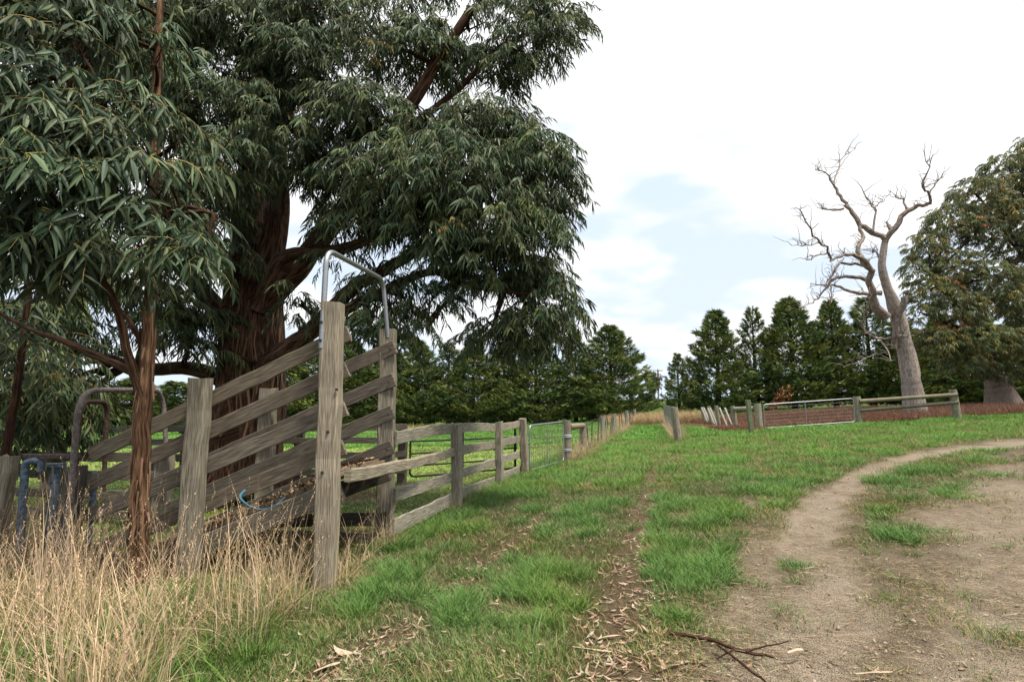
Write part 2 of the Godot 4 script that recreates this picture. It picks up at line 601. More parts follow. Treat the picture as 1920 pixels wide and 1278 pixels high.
const LITTER := [
	[1.0, [[0.47, 2.95, 0.14], [0.67, 3.94, 0.17], [0.99, 4.94, 0.15], [1.36, 6.16, 0.17], [1.87, 7.88, 0.18], [2.79, 10.93, 0.2], [3.31, 12.55, 0.12]]],
	[0.9, [[-1.27, 3.25, 0.1], [-0.95, 3.75, 0.12], [-0.68, 4.23, 0.1], [-0.52, 4.95, 0.13], [-0.36, 5.4, 0.1], [0.0, 6.5, 0.07], [0.43, 8.0, 0.07]]],
	[0.8, [[0.59, 3.15, 0.3], [1.03, 3.54, 0.2]]],
	[0.7, [[0.72, 4.03, 0.3], [1.02, 4.65, 0.25]]],
	[0.6, [[-1.03, 3.43, 0.25], [-0.82, 3.95, 0.2]]],
	[1.0, [[-3.68, 9.47, 0.5], [-2.53, 9.99, 0.6], [-1.71, 11.68, 0.5]]]
]
const RUTS := [
	[1.0, [[1.36, 2.88, 0.35], [1.85, 3.64, 0.32], [2.48, 4.21, 0.35], [2.91, 5.08, 0.3], [3.13, 6.03, 0.32], [4.36, 7.75, 0.34], [6.24, 9.83, 0.32], [8.56, 11.96, 0.34], [10.2, 12.98, 0.4], [13.11, 13.73, 0.7]]],
	[0.9, [[2.33, 2.79, 0.3], [4.33, 4.81, 0.4], [5.27, 6.14, 0.6], [6.74, 7.61, 0.5], [9.07, 9.66, 0.6]]],
	[0.7, [[0.97, 2.92, 0.2], [1.78, 4.09, 0.2], [2.45, 5.34, 0.2]]]
]
const GREEN := [
	[1.0, [[6.1, 9.21, 0.35], [7.32, 10.11, 0.5], [8.78, 10.93, 0.5], [9.51, 11.15, 0.3]]],
	[0.8, [[5.41, 7.63, 0.3], [6.33, 7.75, 0.35], [6.18, 7.16, 0.2]]],
	[0.7, [[6.91, 8.86, 0.4], [7.98, 9.39, 0.4]]],
	[0.6, [[4.21, 6.41, 0.15], [4.48, 5.95, 0.2]]],
	[0.9, [[8.62, 9.1, 0.5], [8.52, 8.48, 0.6]]]
]
var rut := PackedFloat32Array()

func soil_colour(x: float, d: float, m: float, lt: float) -> Color:
	var a := 0.5 + 0.5 * nf.get_noise_2d(x * 1.4, d * 1.4)
	var b := 0.5 + 0.5 * nf.get_noise_2d(x * 6.0 + 31.0, d * 6.0)
	var pale := lin(0.33, 0.275, 0.205)
	var brown := lin(0.15, 0.12, 0.085)
	var dirt := brown.lerp(pale, clampf(-0.55 + 1.5 * a + 0.6 * b, 0.0, 1.0))
	var turf := lin(0.085, 0.085, 0.035).lerp(lin(0.15, 0.125, 0.07), b)
	if d > 14.0:
		turf = turf.lerp(lin(0.085, 0.125, 0.03), sst(14.0, 30.0, d))
	if x > 9.0:
		turf = turf.lerp(lin(0.15, 0.085, 0.055), sst(9.5, 12.0, x) * sst(23.5, 25.5, d + 0.12 * (x - 12.0)) * (1.0 - sst(36.0, 41.0, d)))
	# bare sand worn clean where the wheels run
	dirt = dirt.lerp(lin(0.45, 0.38, 0.30), 0.9 * look(rut, x, d) * (0.6 + 0.4 * b))
	var c := turf.lerp(dirt, m)
	return c.lerp(lin(0.13, 0.09, 0.06).lerp(lin(0.22, 0.16, 0.11), b), lt * 0.8)

func make_ground() -> void:
	mask.resize(MNX * MND); litter.resize(MNX * MND); rut.resize(MNX * MND)
	for t in RUTS:
		lay_path(rut, t[1], t[0])
	for t in TRACKS:
		lay_path(mask, t[1], t[0])
	for t in LITTER:
		lay_path(litter, t[1], t[0])
	var green := PackedFloat32Array()
	green.resize(MNX * MND)
	for t in GREEN:
		lay_path(green, t[1], t[0])
	# grass creeping back over the bare ground in patches
	for j in MND:
		for i in MNX:
			var at := j * MNX + i
			if mask[at] > 0.0:
				var x := MX0 + i * MC; var d := MD0 + j * MC
				var g := nf.get_noise_2d(x * 1.1 + 200.0, d * 1.5) + 0.4 * nf.get_noise_2d(x * 5.0, d * 5.0 + 60.0)
				mask[at] *= 1.0 - 0.75 * sst(0.12, 0.36, g) * sst(0.8, 2.2, x) * (1.0 - rut[at])
				mask[at] *= 1.0 - 0.95 * green[at] * (1.0 - 0.7 * rut[at])
	var xs := steps(-420.0, -5.0, 8.0, 420.0, 0.08, 1.05)
	var ds := steps(-60.0, 2.6, 13.0, 420.0, 0.08, 1.05)
	var nx := xs.size(); var nd := ds.size()
	var g := MB.new(); var tr := MB.new(); var hill := MB.new()
	var where := {}
	var P := PackedVector3Array(); var C := PackedColorArray(); var N := PackedVector3Array()
	P.resize(nx * nd); C.resize(nx * nd); N.resize(nx * nd)
	var mk := PackedFloat32Array(); mk.resize(nx * nd)
	for j in nd:
		for i in nx:
			var x := xs[i]; var d := ds[j]
			var m := look(mask, x, d)
			var lt := look(litter, x, d)
			mk[j * nx + i] = m
			var y := height(x, d) - 0.022 * m - 0.03 * look(rut, x, d)
			if x > -5.5 and x < 9.0 and d < 14.0 and d > 2.0:
				y += 0.006 * nf.get_noise_2d(x * 9.0, d * 9.0) * (0.5 + m)
			P[j * nx + i] = Vector3(x, y, -d)
			C[j * nx + i] = soil_colour(x, d, m, lt)
	for j in nd:
		for i in nx:
			var e := P[j * nx + mini(i + 1, nx - 1)] - P[j * nx + maxi(i - 1, 0)]
			var f := P[mini(j + 1, nd - 1) * nx + i] - P[maxi(j - 1, 0) * nx + i]
			var nn := e.cross(f).normalized()
			N[j * nx + i] = nn if nn.y > 0.0 else -nn
	for mb in [g, tr, hill]:
		where[mb] = PackedInt32Array()
		where[mb].resize(nx * nd)
		where[mb].fill(-1)
	for j in nd - 1:
		for i in nx - 1:
			var a := j * nx + i
			var far: bool = ds[j] > 75.0
			var mid := (mk[a] + mk[a + 1] + mk[a + nx] + mk[a + nx + 1]) * 0.25
			var mb: MB = hill if far else (tr if mid > 0.5 else g)
			var map: PackedInt32Array = where[mb]
			var id := [0, 0, 0, 0]
			var q := 0
			for k in [a, a + 1, a + nx + 1, a + nx]:
				if map[k] < 0:
					map[k] = mb.add(P[k], N[k], Vector2(P[k].x, P[k].z), C[k])
				id[q] = map[k]
				q += 1
			where[mb] = map
			mb.tri(id[0], id[1], id[2]); mb.tri(id[0], id[2], id[3])
	structure("ground", g, M.soil)
	structure("dirt_track", tr, M.soil)
	structure("hill", hill, M.soil)

# ---------------------------------------------------------------- grass
func tuft(blades: int, spread: float, h0: float, h1: float, w: float, lean: float, cols: Array, segs := 3, seed_head := 0.0) -> ArrayMesh:
	var mb := MB.new()
	for k in blades:
		var a := R(0.0, TAU)
		var r := spread * sqrt(R(0.0, 1.0))
		var p := Vector3(cos(a) * r, -0.01, sin(a) * r)
		var ln := a + R(-1.2, 1.2)
		var out := Vector3(cos(ln), 0, sin(ln))
		var h := R(h0, h1)
		var bendk := lean * R(0.2, 1.3)
		var yaw := R(0.0, TAU)
		var side := Vector3(cos(yaw), 0, sin(yaw))
		var col := vary(cols[rng.randi() % cols.size()], 0.2)
		var prev := -1
		var nn := Vector3.UP
		var ww := w * R(0.7, 1.3)
		var last := Vector3.ZERO
		for s in segs + 1:
			var t := float(s) / segs
			var q := p + Vector3.UP * h * (t - 0.35 * bendk * t * t) + out * h * bendk * t * t
			var tn := (Vector3.UP * (1.0 - 0.7 * bendk * t) + out * 2.0 * bendk * t).normalized()
			nn = side.cross(tn).normalized()
			var wk := ww * (1.0 - t * t * 0.9)
			last = q
			if s < segs:
				var i0 := mb.add(q - side * wk * 0.5, nn, Vector2(0, t), col)
				mb.add(q + side * wk * 0.5, nn, Vector2(1, t), col)
				if prev >= 0:
					mb.tri(prev, prev + 1, i0 + 1); mb.tri(prev, i0 + 1, i0)
				prev = i0
			else:
				var i1 := mb.add(q, nn, Vector2(0.5, 1), col)
				mb.tri(prev, prev + 1, i1)
		if R(0.0, 1.0) < seed_head:
			var hc := vary(lin(0.42, 0.31, 0.20), 0.15)
			var hl := R(0.06, 0.13)
			var dirv := (Vector3.UP + out * bendk * 1.6).normalized()
			for e in 9:
				var tt := e / 8.0
				var qa := R(0.0, TAU)
				var o2 := (Vector3(cos(qa), 0.9, sin(qa))).normalized()
				var base := last + dirv * (hl * (tt - 0.6))
				var s2 := o2.cross(dirv).normalized()
				mb.flat_tri(base - s2 * 0.0022, base + s2 * 0.0022, base + o2 * R(0.012, 0.022), s2.cross(o2).normalized(), hc)
	return mb.mesh()

func field(variants: Array, called: String, label: String, category: String, material: Material, bufs: Array) -> void:
	var holder := thing(called, label, category)
	holder.set_meta("kind", "stuff")
	for k in variants.size():
		if bufs[k].size():
			scatter("blades", variants[k], material, bufs[k], holder)

func spot(buf: PackedFloat32Array, x: float, d: float, s: float, sy: float, c: Color, tilt := 0.12) -> void:
	var b := Basis.from_euler(Vector3(R(-tilt, tilt), R(0, TAU), R(-tilt, tilt))).scaled_local(Vector3(s, sy, s))
	put(buf, b, Vector3(x, height(x, d), -d), c)

func make_grass() -> void:
	var G := [lin(0.080, 0.155, 0.034), lin(0.098, 0.172, 0.04), lin(0.065, 0.13, 0.034), lin(0.13, 0.18, 0.06)]
	var Y := [lin(0.34, 0.26, 0.15), lin(0.28, 0.21, 0.12), lin(0.40, 0.31, 0.19), lin(0.22, 0.17, 0.09), lin(0.48, 0.37, 0.26)]
	var short := tuft(30, 0.11, 0.03, 0.09, 0.0045, 0.9, G + [lin(0.22, 0.19, 0.1)], 3)
	var lush := tuft(34, 0.085, 0.07, 0.19, 0.005, 0.8, G, 4)
	var mixed := tuft(26, 0.12, 0.03, 0.11, 0.004, 1.0, G + Y, 3)
	var far := tuft(26, 0.16, 0.05, 0.12, 0.012, 0.8, G, 2)
	var stalk := []
	for k in 3:
		stalk.append(tuft(8, 0.11, 0.40, 1.05, 0.0048, 0.32, [Y[0], Y[2], Y[4]], 5, 0.85))
	var thatch := []
	for k in 2:
		thatch.append(tuft(30, 0.14, 0.10, 0.46, 0.0045, 1.0, Y + [Y[0], lin(0.16, 0.17, 0.06), lin(0.13, 0.16, 0.05)], 4))
	var bs := PackedFloat32Array(); var bl := PackedFloat32Array(); var bm := PackedFloat32Array(); var bf := PackedFloat32Array(); var pad := PackedFloat32Array()
	var st := [PackedFloat32Array(), PackedFloat32Array(), PackedFloat32Array()]
	var th := [PackedFloat32Array(), PackedFloat32Array()]
	var rough := [PackedFloat32Array(), PackedFloat32Array()]
	var weeds := PackedFloat32Array()
	var white := Color(1, 1, 1)
	# the lane and the near ground, in cells that grow with distance
	var d := 2.6
	while d < 24.0:
		var cell := 0.052 + 0.0085 * maxf(0.0, d - 4.0)
		var x := -0.98 * d - 1.2
		var xe := 1.02 * d + 0.6
		while x < xe:
			var px := x + R(0.0, cell); var pd := d + R(0.0, cell)
			x += cell
			var m := maxf(look(mask, px, pd), 0.85 * look(litter, px, pd))
			var fence := -1.5 + (pd - 6.6) * 0.3
			var sc := 0.8 + cell * 4.0
			if pd < 6.6 and px < -1.55 and px > -4.6 and pd > 5.15:
				if R(0, 1) < 0.72: continue
			var pat := nf.get_noise_2d(px * 1.1, pd * 1.1)
			var fine := nf.get_noise_2d(px * 3.3 + 70.0, pd * 3.3)
			if R(0, 1) < m * 1.08 - 0.05 + (0.10 if fine > -0.2 else -0.1) * m:
				continue
			# turf is worn thin in patches along the lane
			if px > -1.0 and pd < 9.0 and R(0, 1) < 0.7 * sst(-0.05, 0.35, -pat - 0.5 * fine):
				continue
			var tint := 1.0 + 0.35 * pat + 0.2 * fine
			var warm := sst(-0.1, 0.4, nf.get_noise_2d(px * 0.6 + 5.0, pd * 0.6))
			var col := Color(tint * (0.90 + 0.22 * warm), tint * (1.0 + 0.08 * warm), tint * (0.95 - 0.1 * warm))
			# the grazed grass farther along the lane is fresher
			var fresh := sst(8.0, 15.0, pd)
			col = col.lerp(Color(1.35 * tint, 1.5 * tint, 1.1 * tint), 0.75 * fresh)
			if px < fence - 0.3 and pd > 7.4:
				spot(pad, px, pd, sc * 1.2, sc * R(0.6, 1.0), Color(1.4 * col.r, 1.5 * col.g, 1.3 * col.b))
			elif px > -1.3 and pd > 4.0 and fine + pat > 0.18 or (px > -1.6 and absf(px - fence) < 0.5 and pd > 6.0):
				spot(bl, px, pd, sc, sc * R(0.55, 1.1) * (1.0 - 0.5 * m), col)
			elif m > 0.12 or fine < -0.08:
				spot(bm, px, pd, sc, sc * R(0.6, 1.1), col)
			else:
				spot(bs, px, pd, sc, sc * R(0.7, 1.4), col)
		d += cell
	# thin regrowth on the bare ground away from the wheel ruts
	for k in 5200:
		var pd := 2.8 + 9.0 * R(0.0, 1.0) ** 1.2
		var px := R(0.15, 1.02) * pd
		var m := look(mask, px, pd)
		if m < 0.3 or R(0, 1) < look(rut, px, pd) or R(0, 1) > sst(-0.35, 0.3, nf.get_noise_2d(px * 1.3 + 40.0, pd * 1.3)):
			continue
		spot(bm, px, pd, R(0.35, 0.8), R(0.2, 0.5), Color(1.0, 0.95, 0.85), 0.3)
	# far paddocks
	for k in 26000:
		var pd := 22.0 + 40.0 * R(0.0, 1.0) ** 1.4
		var px := R(-1.0, 1.05) * pd
		if px > 9.5 and pd > 23.6 and pd < 39.0:
			continue
		var s := 1.2 + pd * 0.035
		var tn := 1.0 + 0.3 * nf.get_noise_2d(px * 0.5, pd * 0.5)
		spot(bf, px, pd, s, s * R(0.5, 0.9), Color(1.4 * tn, 1.6 * tn, 1.2 * tn))
	# tall dry grass in the corner by the ramp
	for k in 1600:
		var pd := R(2.7, 6.2)
		var px := R(-6.4, -1.15)
		var edge := -1.45 - 0.28 * sst(5.4, 3.0, pd) + 0.35 * nf.get_noise_2d(px * 2.0, pd * 2.0)
		if px > edge or (pd > 5.05 and px > -4.7 and R(0, 1) < 0.85):
			continue
		var thick := nf.get_noise_2d(px * 1.6 + 11.0, pd * 1.6)
		if R(0, 1) < 0.5 * sst(0.1, -0.3, thick):
			continue
		var tall := 1.0 + 0.8 * nf.get_noise_2d(px * 0.9 + 3.0, pd * 0.9)
		if R(0, 1) < 0.5:
			spot(th[k % 2], px, pd, R(0.8, 1.2), tall * R(0.45, 1.1), vary(Color(1.1, 1.08, 1.05), 0.2), 0.2)
		if R(0, 1) < 0.55:
			spot(st[k % 3], px, pd, 1.0, tall * R(0.5, 1.0), vary(Color(1.15, 1.12, 1.1), 0.15), 0.1)
	for k in 380:
		var pd := R(2.7, 4.9); var px := R(-5.4, -1.6)
		spot(bl, px, pd, 1.5, R(1.0, 1.9), Color(0.95, 1.0, 0.8))
	# dry stalks along the foot of the fences and posts
	for s in DRY_LINES:
		var n: int = s[4]
		for k in n:
			var f := R(0, 1)
			var px: float = lerpf(s[0], s[2], f) + R(-1, 1) * s[5]
			var pd: float = lerpf(s[1], s[3], f) + R(-1, 1) * s[5]
			var sc: float = s[6]
			spot(th[k % 2], px, pd, sc * R(0.7, 1.1), sc * R(0.5, 1.0), vary(Color(1.15, 1.1, 1.05), 0.2), 0.15)
			if R(0, 1) < s[7]:
				spot(st[k % 3], px, pd, sc, sc * R(0.4, 0.8), vary(white, 0.15), 0.12)
	# dry grass across the end of the lane and at the back of the left paddock
	for k in 2600:
		var px := R(7.2, 13.5); var pd := R(35.0, 42.0)
		spot(rough[k % 2], px, pd, 1.9, R(1.2, 2.6), vary(Color(1.3, 1.18, 1.2), 0.25), 0.15)
	for k in 700:
		var px := R(-40.0, -2.0); var pd := R(37.0, 43.0)
		spot(rough[k % 2], px, pd, 1.9, R(1.0, 1.8), vary(Color(1.2, 1.12, 0.95), 0.2), 0.15)
	# russet dead weeds behind the gate and rail
	var weed := tuft(30, 0.2, 0.06, 0.26, 0.012, 0.8, [lin(0.17, 0.085, 0.055), lin(0.22, 0.115, 0.075), lin(0.13, 0.075, 0.05), lin(0.24, 0.15, 0.10)], 2)
	for k in 9000:
		var pd := R(23.0, 40.0); var px := R(9.8, 1.05 * pd)
		if px > 11.0 and pd < 24.6 - 0.3 * maxf(0.0, px - 16.0) + 0.2:
			continue
		if px < 11.6 and pd > 27.0:
			continue
		spot(weeds, px, pd, 1.5, R(0.8, 1.7) * (1.35 if px > 15.0 else 1.0), vary(white, 0.25), 0.15)
	field([short, lush, mixed], "grass", "short green grass covering the lane and verges", "grass", M.grass, [bs, bl, bm])
	field([short], "paddock_grass", "bright green grass in the paddock behind the rail fence", "grass", M.grass, [pad])
	field([far], "distant_grass", "green pasture grass beyond the gates", "grass", M.grass, [bf])
	field(stalk, "dry_grass_stalks", "tall dry grass stalks with seed heads by the ramp", "dry grass", M.straw, st)
	field(thatch, "dry_grass", "pale dry grass thatch around ramp and fence posts", "dry grass", M.straw, th)
	field(thatch, "tall_straw_grass", "pale straw grass band at the far end of lane", "dry grass", M.straw, rough)
	field([weed], "russet_weeds", "russet brown dead weeds behind the right hand gate", "weeds", M.straw, [weeds])
	# tufts that stand alone on the bare ground
	var tu := [tuft(110, 0.13, 0.06, 0.19, 0.005, 0.75, G, 4), tuft(90, 0.11, 0.05, 0.16, 0.0045, 0.85, G, 4), tuft(130, 0.17, 0.04, 0.15, 0.0045, 0.9, G, 4)]
	var q := 0
	for s in TUFTS:
		var o := mi("grass_tuft", tu[q % 3], M.grass, self)
		o.position = Vector3(s[0], height(s[0], s[1]) - 0.012, -s[1])
		o.rotation.y = q * 1.7
		o.scale = Vector3(s[2], s[2] * s[3], s[2])
		tag(o, s[4], "grass tuft", "separate grass tufts on the bare ground")
		q += 1

const DRY_LINES := [
	[-1.43, 6.62, -1.44, 6.26, 14, 0.12, 0.8, 0.5],
	[-1.46, 7.03, 0.49, 12.47, 40, 0.08, 0.55, 0.3],
	[-0.87, 8.18, -0.83, 8.6, 7, 0.08, 0.7, 0.3],
	[-1.78, 5.15, -1.57, 5.15, 14, 0.15, 0.9, 0.5],
	[1.51, 14.93, 2.41, 17.52, 60, 0.2, 1.2, 0.4],
	[2.38, 17.94, 7.13, 32.8, 150, 0.3, 1.3, 0.4],
	[6.42, 20.63, 10.67, 37.2, 190, 0.22, 1.3, 0.5],
	[10.02, 28.18, 10.82, 24.9, 40, 0.4, 0.9, 0.2]
]
const TUFTS := [
	[1.2, 3.92, 0.85, 1.0, "bright green tuft on dirt just left of the fallen forked stick"],
	[1.24, 4.5, 1.3, 1.1, "broad dark green tuft above the fallen forked stick"],
	[1.48, 4.4, 1.1, 1.2, "dark green tuft right of the broad tuft at dirt edge"],
	[1.53, 5.6, 1.0, 1.1, "green tuft on dirt edge halfway up the lane"],
	[2.18, 5.68, 0.9, 1.0, "small green tuft beside it toward the dirt track"],
	[2.45, 6.86, 1.25, 1.1, "leafy green tuft at dirt edge below the long verge"],
	[1.98, 7.3, 0.9, 1.0, "green tuft left of the wheel track litter"],
	[3.73, 7.54, 0.9, 0.8, "low tuft in the middle of the dirt track"],
	[0.13, 3.54, 1.5, 1.3, "tall green tuft at bottom centre of the lane"],
	[-0.37, 4.32, 1.2, 1.1, "green tuft on the lane left of centre"],
	[0.57, 4.98, 1.3, 1.1, "dense green tuft in mid lane beside litter"],
	[3.05, 3.52, 1.0, 0.8, "small flat tuft at the right edge of the dirt"],
	[3.45, 4.22, 0.6, 0.7, "lone small tuft on the bare right hand track"],
	[3.81, 5.29, 0.7, 0.7, "small tuft on dirt below the grassy island"],
	[6.17, 9.17, 1.6, 0.9, "tuft at the tip of the grassy island between tracks"],
	[7.39, 9.7, 1.5, 0.8, "tuft on the grassy island right side"]
]

# ---------------------------------------------------------------- fallen leaves, bark, sticks
func fallen_leaf(L: float, w: float, curl: float, col: Color, twist := 0.5) -> MB:
	var mb := MB.new()
	var n := 6
	var prev := -1
	for k in n + 1:
		var t := float(k) / n
		var a := (t - 0.5) * curl * 1.3
		var p := Vector3(sin(a) / maxf(curl, 0.05) * L * 0.77, 0.004 + 0.25 * L * curl * 0.3 * (t - 0.5) * (t - 0.5) * 4.0, (1.0 - cos(a)) * L * 0.6)
		var ww := w * (0.06 + sin(PI * clampf(t, 0.02, 0.98)) ** 0.7)
		var s := Vector3(sin(a) * 0.6, twist * sin(t * 4.0), cos(a)).normalized()
		var nn := Vector3(cos(a), 0, -sin(a)).cross(-s).normalized()
		if nn.y < 0.0: nn = -nn
		var i0 := mb.add(p - s * ww * 0.5 + Vector3(0, ww * 0.2, 0), nn, Vector2(0, t), col)
		mb.add(p + s * ww * 0.5 + Vector3(0, ww * 0.2, 0), nn, Vector2(1, t), col)
		if prev >= 0:
			mb.tri(prev, prev + 1, i0 + 1); mb.tri(prev, i0 + 1, i0)
		prev = i0
	return mb

func make_litter() -> void:
	var cols := [lin(0.26, 0.19, 0.13), lin(0.31, 0.24, 0.175), lin(0.21, 0.14, 0.095), lin(0.36, 0.29, 0.22), lin(0.17, 0.115, 0.08), lin(0.25, 0.15, 0.095)]
	var kinds := []
	for k in 10:
		kinds.append(fallen_leaf(R(0.04, 0.10), R(0.007, 0.015), R(0.2, 1.7), Color(1, 1, 1), R(0.1, 0.7)).mesh())
	# a look-up of where leaves gather: bare ground near the tree, and the litter lines
	var singles := 0
	var bufs := []
	for k in 10: bufs.append(PackedFloat32Array())
	var mats := []
	for c in cols:
		var m: StandardMaterial3D = M.litter.duplicate()
		m.albedo_color = c.linear_to_srgb()
		mats.append(m)
	var tries := 0
	while tries < 34000:
		tries += 1
		var d := 2.9 + 14.0 * R(0.0, 1.0) ** 1.6
		var x := R(-0.8, 0.75) * d
		var lt := look(litter, x, d)
		var m := look(mask, x, d)
		var want := 0.75 * lt + 0.03 + 0.06 * m * sst(2.2, 0.8, x)
		if x > 2.4: want = 0.006
		if x < -1.7: want = 0.05
		if R(0, 1) > want:
			continue
		var k := rng.randi() % 10
		var lay := 0.022 * (1.0 - m) * (1.0 - lt)
		var b := Basis.from_euler(Vector3(R(-0.35, 0.35), R(0, TAU), R(-0.35, 0.35))) * Basis().scaled(Vector3.ONE * R(0.7, 1.25))
		var p := Vector3(x, height(x, d) - 0.022 * m - 0.03 * look(rut, x, d) + 0.006 + lay, -d)
		if singles < 160 and d < 6.5 and x > -1.4:
			singles += 1
			var ci := rng.randi() % cols.size()
			var o := mi("fallen_leaf", kinds[k], mats[ci], self)
			o.transform = Transform3D(b, p)
			var place: String = "in the litter of the lane's wheel track" if lt > 0.25 and x > -0.4 else ("in the litter line near the ramp" if lt > 0.25 else ("on the bare dirt edge" if m > 0.4 else ("on the turf near the ramp" if x < 0.0 else "on the turf beside the wheel track")))
			tag(o, ["tan", "buff", "brown", "cream", "dark brown", "russet"][ci] + " dry gum leaf lying " + place, "fallen leaf", "fallen gum leaves on the lane")
		else:
			put(bufs[k], b, p, vary(cols[rng.randi() % cols.size()], 0.2))
	var heap := thing("leaf_litter", "scattered dry gum leaf litter on the ground", "leaf litter")
	heap.set_meta("kind", "stuff")
	for k in 10:
		if bufs[k].size():
			scatter("leaves", kinds[k], M.litter, bufs[k], heap)
	# straw and crumbs on the bare ground
	var straw := tuft(7, 0.09, 0.05, 0.12, 0.0022, 0.0, [lin(0.42, 0.34, 0.24), lin(0.34, 0.26, 0.17), lin(0.25, 0.19, 0.12)], 2)
	var bst := PackedFloat32Array()
	for k in 16000:
		var d := 2.9 + 9.0 * R(0.0, 1.0) ** 1.3
		var x := R(-0.2, 1.02) * d
		var m := look(mask, x, d)
		if R(0, 1) > m * (0.35 + 0.9 * sst(-0.3, 0.3, nf.get_noise_2d(x * 0.9, d * 0.9))):
			continue
		var b := Basis.from_euler(Vector3(PI / 2 + R(-0.12, 0.12), R(0, TAU), R(0, TAU)))
		put(bst, b, Vector3(x, height(x, d) - 0.022 * m - 0.03 * look(rut, x, d) + 0.008, -d), vary(Color(1, 1, 1), 0.25))
	tag(scatter("straw_litter", straw, M.straw, bst, self), "fine trampled straw lying on the dirt track", "straw")
	var peb := SphereMesh.new(); peb.radius = 0.5; peb.height = 0.7; peb.radial_segments = 7; peb.rings = 4
	var bp := PackedFloat32Array()
	for k in 9000:
		var d := 2.9 + 9.0 * R(0.0, 1.0) ** 1.4
		var x := R(-0.1, 1.02) * d
		var m := look(mask, x, d)
		if R(0, 1) > m:
			continue
		var s := 0.004 + 0.032 * R(0, 1) ** 6.0
		var c := lin(0.33, 0.27, 0.2).lerp(lin(0.2, 0.15, 0.1), R(0, 1))
		put(bp, Basis.from_euler(Vector3(R(-1, 1), R(0, TAU), R(-1, 1))).scaled_local(Vector3(s, s * R(0.5, 0.9), s * R(0.6, 1.0))), Vector3(x, height(x, d) - 0.022 * m - 0.03 * look(rut, x, d) + s * 0.2, -d), c)
	tag(scatter("pebbles", peb, M.plain, bp, self), "small clods and pebbles on the dirt track", "pebbles")
	# the fallen branch at the near edge, and strips of bark
	for s in STICKS:
		var o := thing("fallen_stick", s[0], "stick", Vector3(s[1][0][0], height(s[1][0][0], s[1][0][1]), -s[1][0][1]), "fallen sticks at the track edge")
		for b in s.slice(1):
			var P := []; var Q := []
			var n: int = b.size()
			for k in n:
				P.append(Vector3(b[k][0], height(b[k][0], b[k][1]) + 0.012 + b[k][2], -b[k][1]))
				Q.append(b[k][3])
			var mb := MB.new()
			limb(mb, P, Q, 6, lin(0.20, 0.125, 0.09), 4, 0.004)
			part("twig", mb, M.bark, o)
	for s in BARKS:
		var o := mi("bark_strip", fallen_leaf(s[2], s[3], s[5], lin(0.40, 0.31, 0.23), 0.3).mesh(), M.litter, self)
		o.transform = Transform3D(Basis(Vector3.UP, s[4]), Vector3(s[0], height(s[0], s[1]) + 0.012, -s[1]))
		tag(o, s[6], "bark strip", "shed bark strips")

const STICKS := [
	["long forked reddish stick lying across the bare ground near bottom", [[1.052, 3.784, 0.02, 0.013], [1.288, 3.606, 0.03, 0.013], [1.38, 3.5, 0.02, 0.012], [1.567, 3.41, 0.0, 0.007]], [[1.297, 3.585, 0.02, 0.008], [1.339, 3.257, 0.02, 0.008], [1.409, 3.086, 0, 0.005]], [[1.38, 3.5, 0.02, 0.006], [1.235, 3.424, 0.0, 0.004]], [[1.427, 3.458, 0.02, 0.006], [1.727, 3.535, 0.03, 0.003]]],
	["thin straight twig left of the forked stick", [[0.806, 3.257, 0.0, 0.006], [1.039, 3.363, 0.01, 0.005], [1.147, 3.316, 0.0, 0.003]]]
]
const BARKS := [
	[2.589, 4.925, 0.16, 0.018, 0.3, 1.2, "white curled bark strip on the bare track centre"],
	[1.719, 3.444, 0.13, 0.045, 0.4, 0.3, "pale broad bark flake beside the forked stick"],
	[1.986, 3.129, 0.22, 0.03, 0.1, 0.2, "cream bark strip at the bottom edge of the track"],
	[3.178, 3.585, 0.17, 0.02, -0.5, 0.6, "pale bark curl at the right edge of dirt"],
	[3.353, 3.791, 0.13, 0.012, 0.2, 0.4, "thin pale bark strip near right edge above the curl"],
	[-1.093, 3.643, 0.24, 0.04, 2.6, 1.0, "tan bark curl on turf left of lane litter"],
	[0.621, 3.768, 0.22, 0.03, 0.4, 1.5, "cream bark curl lying in the centre lane litter"],
	[0.505, 3.585, 0.25, 0.035, -0.3, 0.6, "long tan bark strip beside wheel track litter"],
	[-0.148, 4.466, 0.14, 0.05, 0.2, 1.6, "brown curled bark on green turf left centre"],
	[-1.134, 3.465, 0.18, 0.045, 0.8, 0.9, "red brown bark scrap on turf above ramp corner"]
]

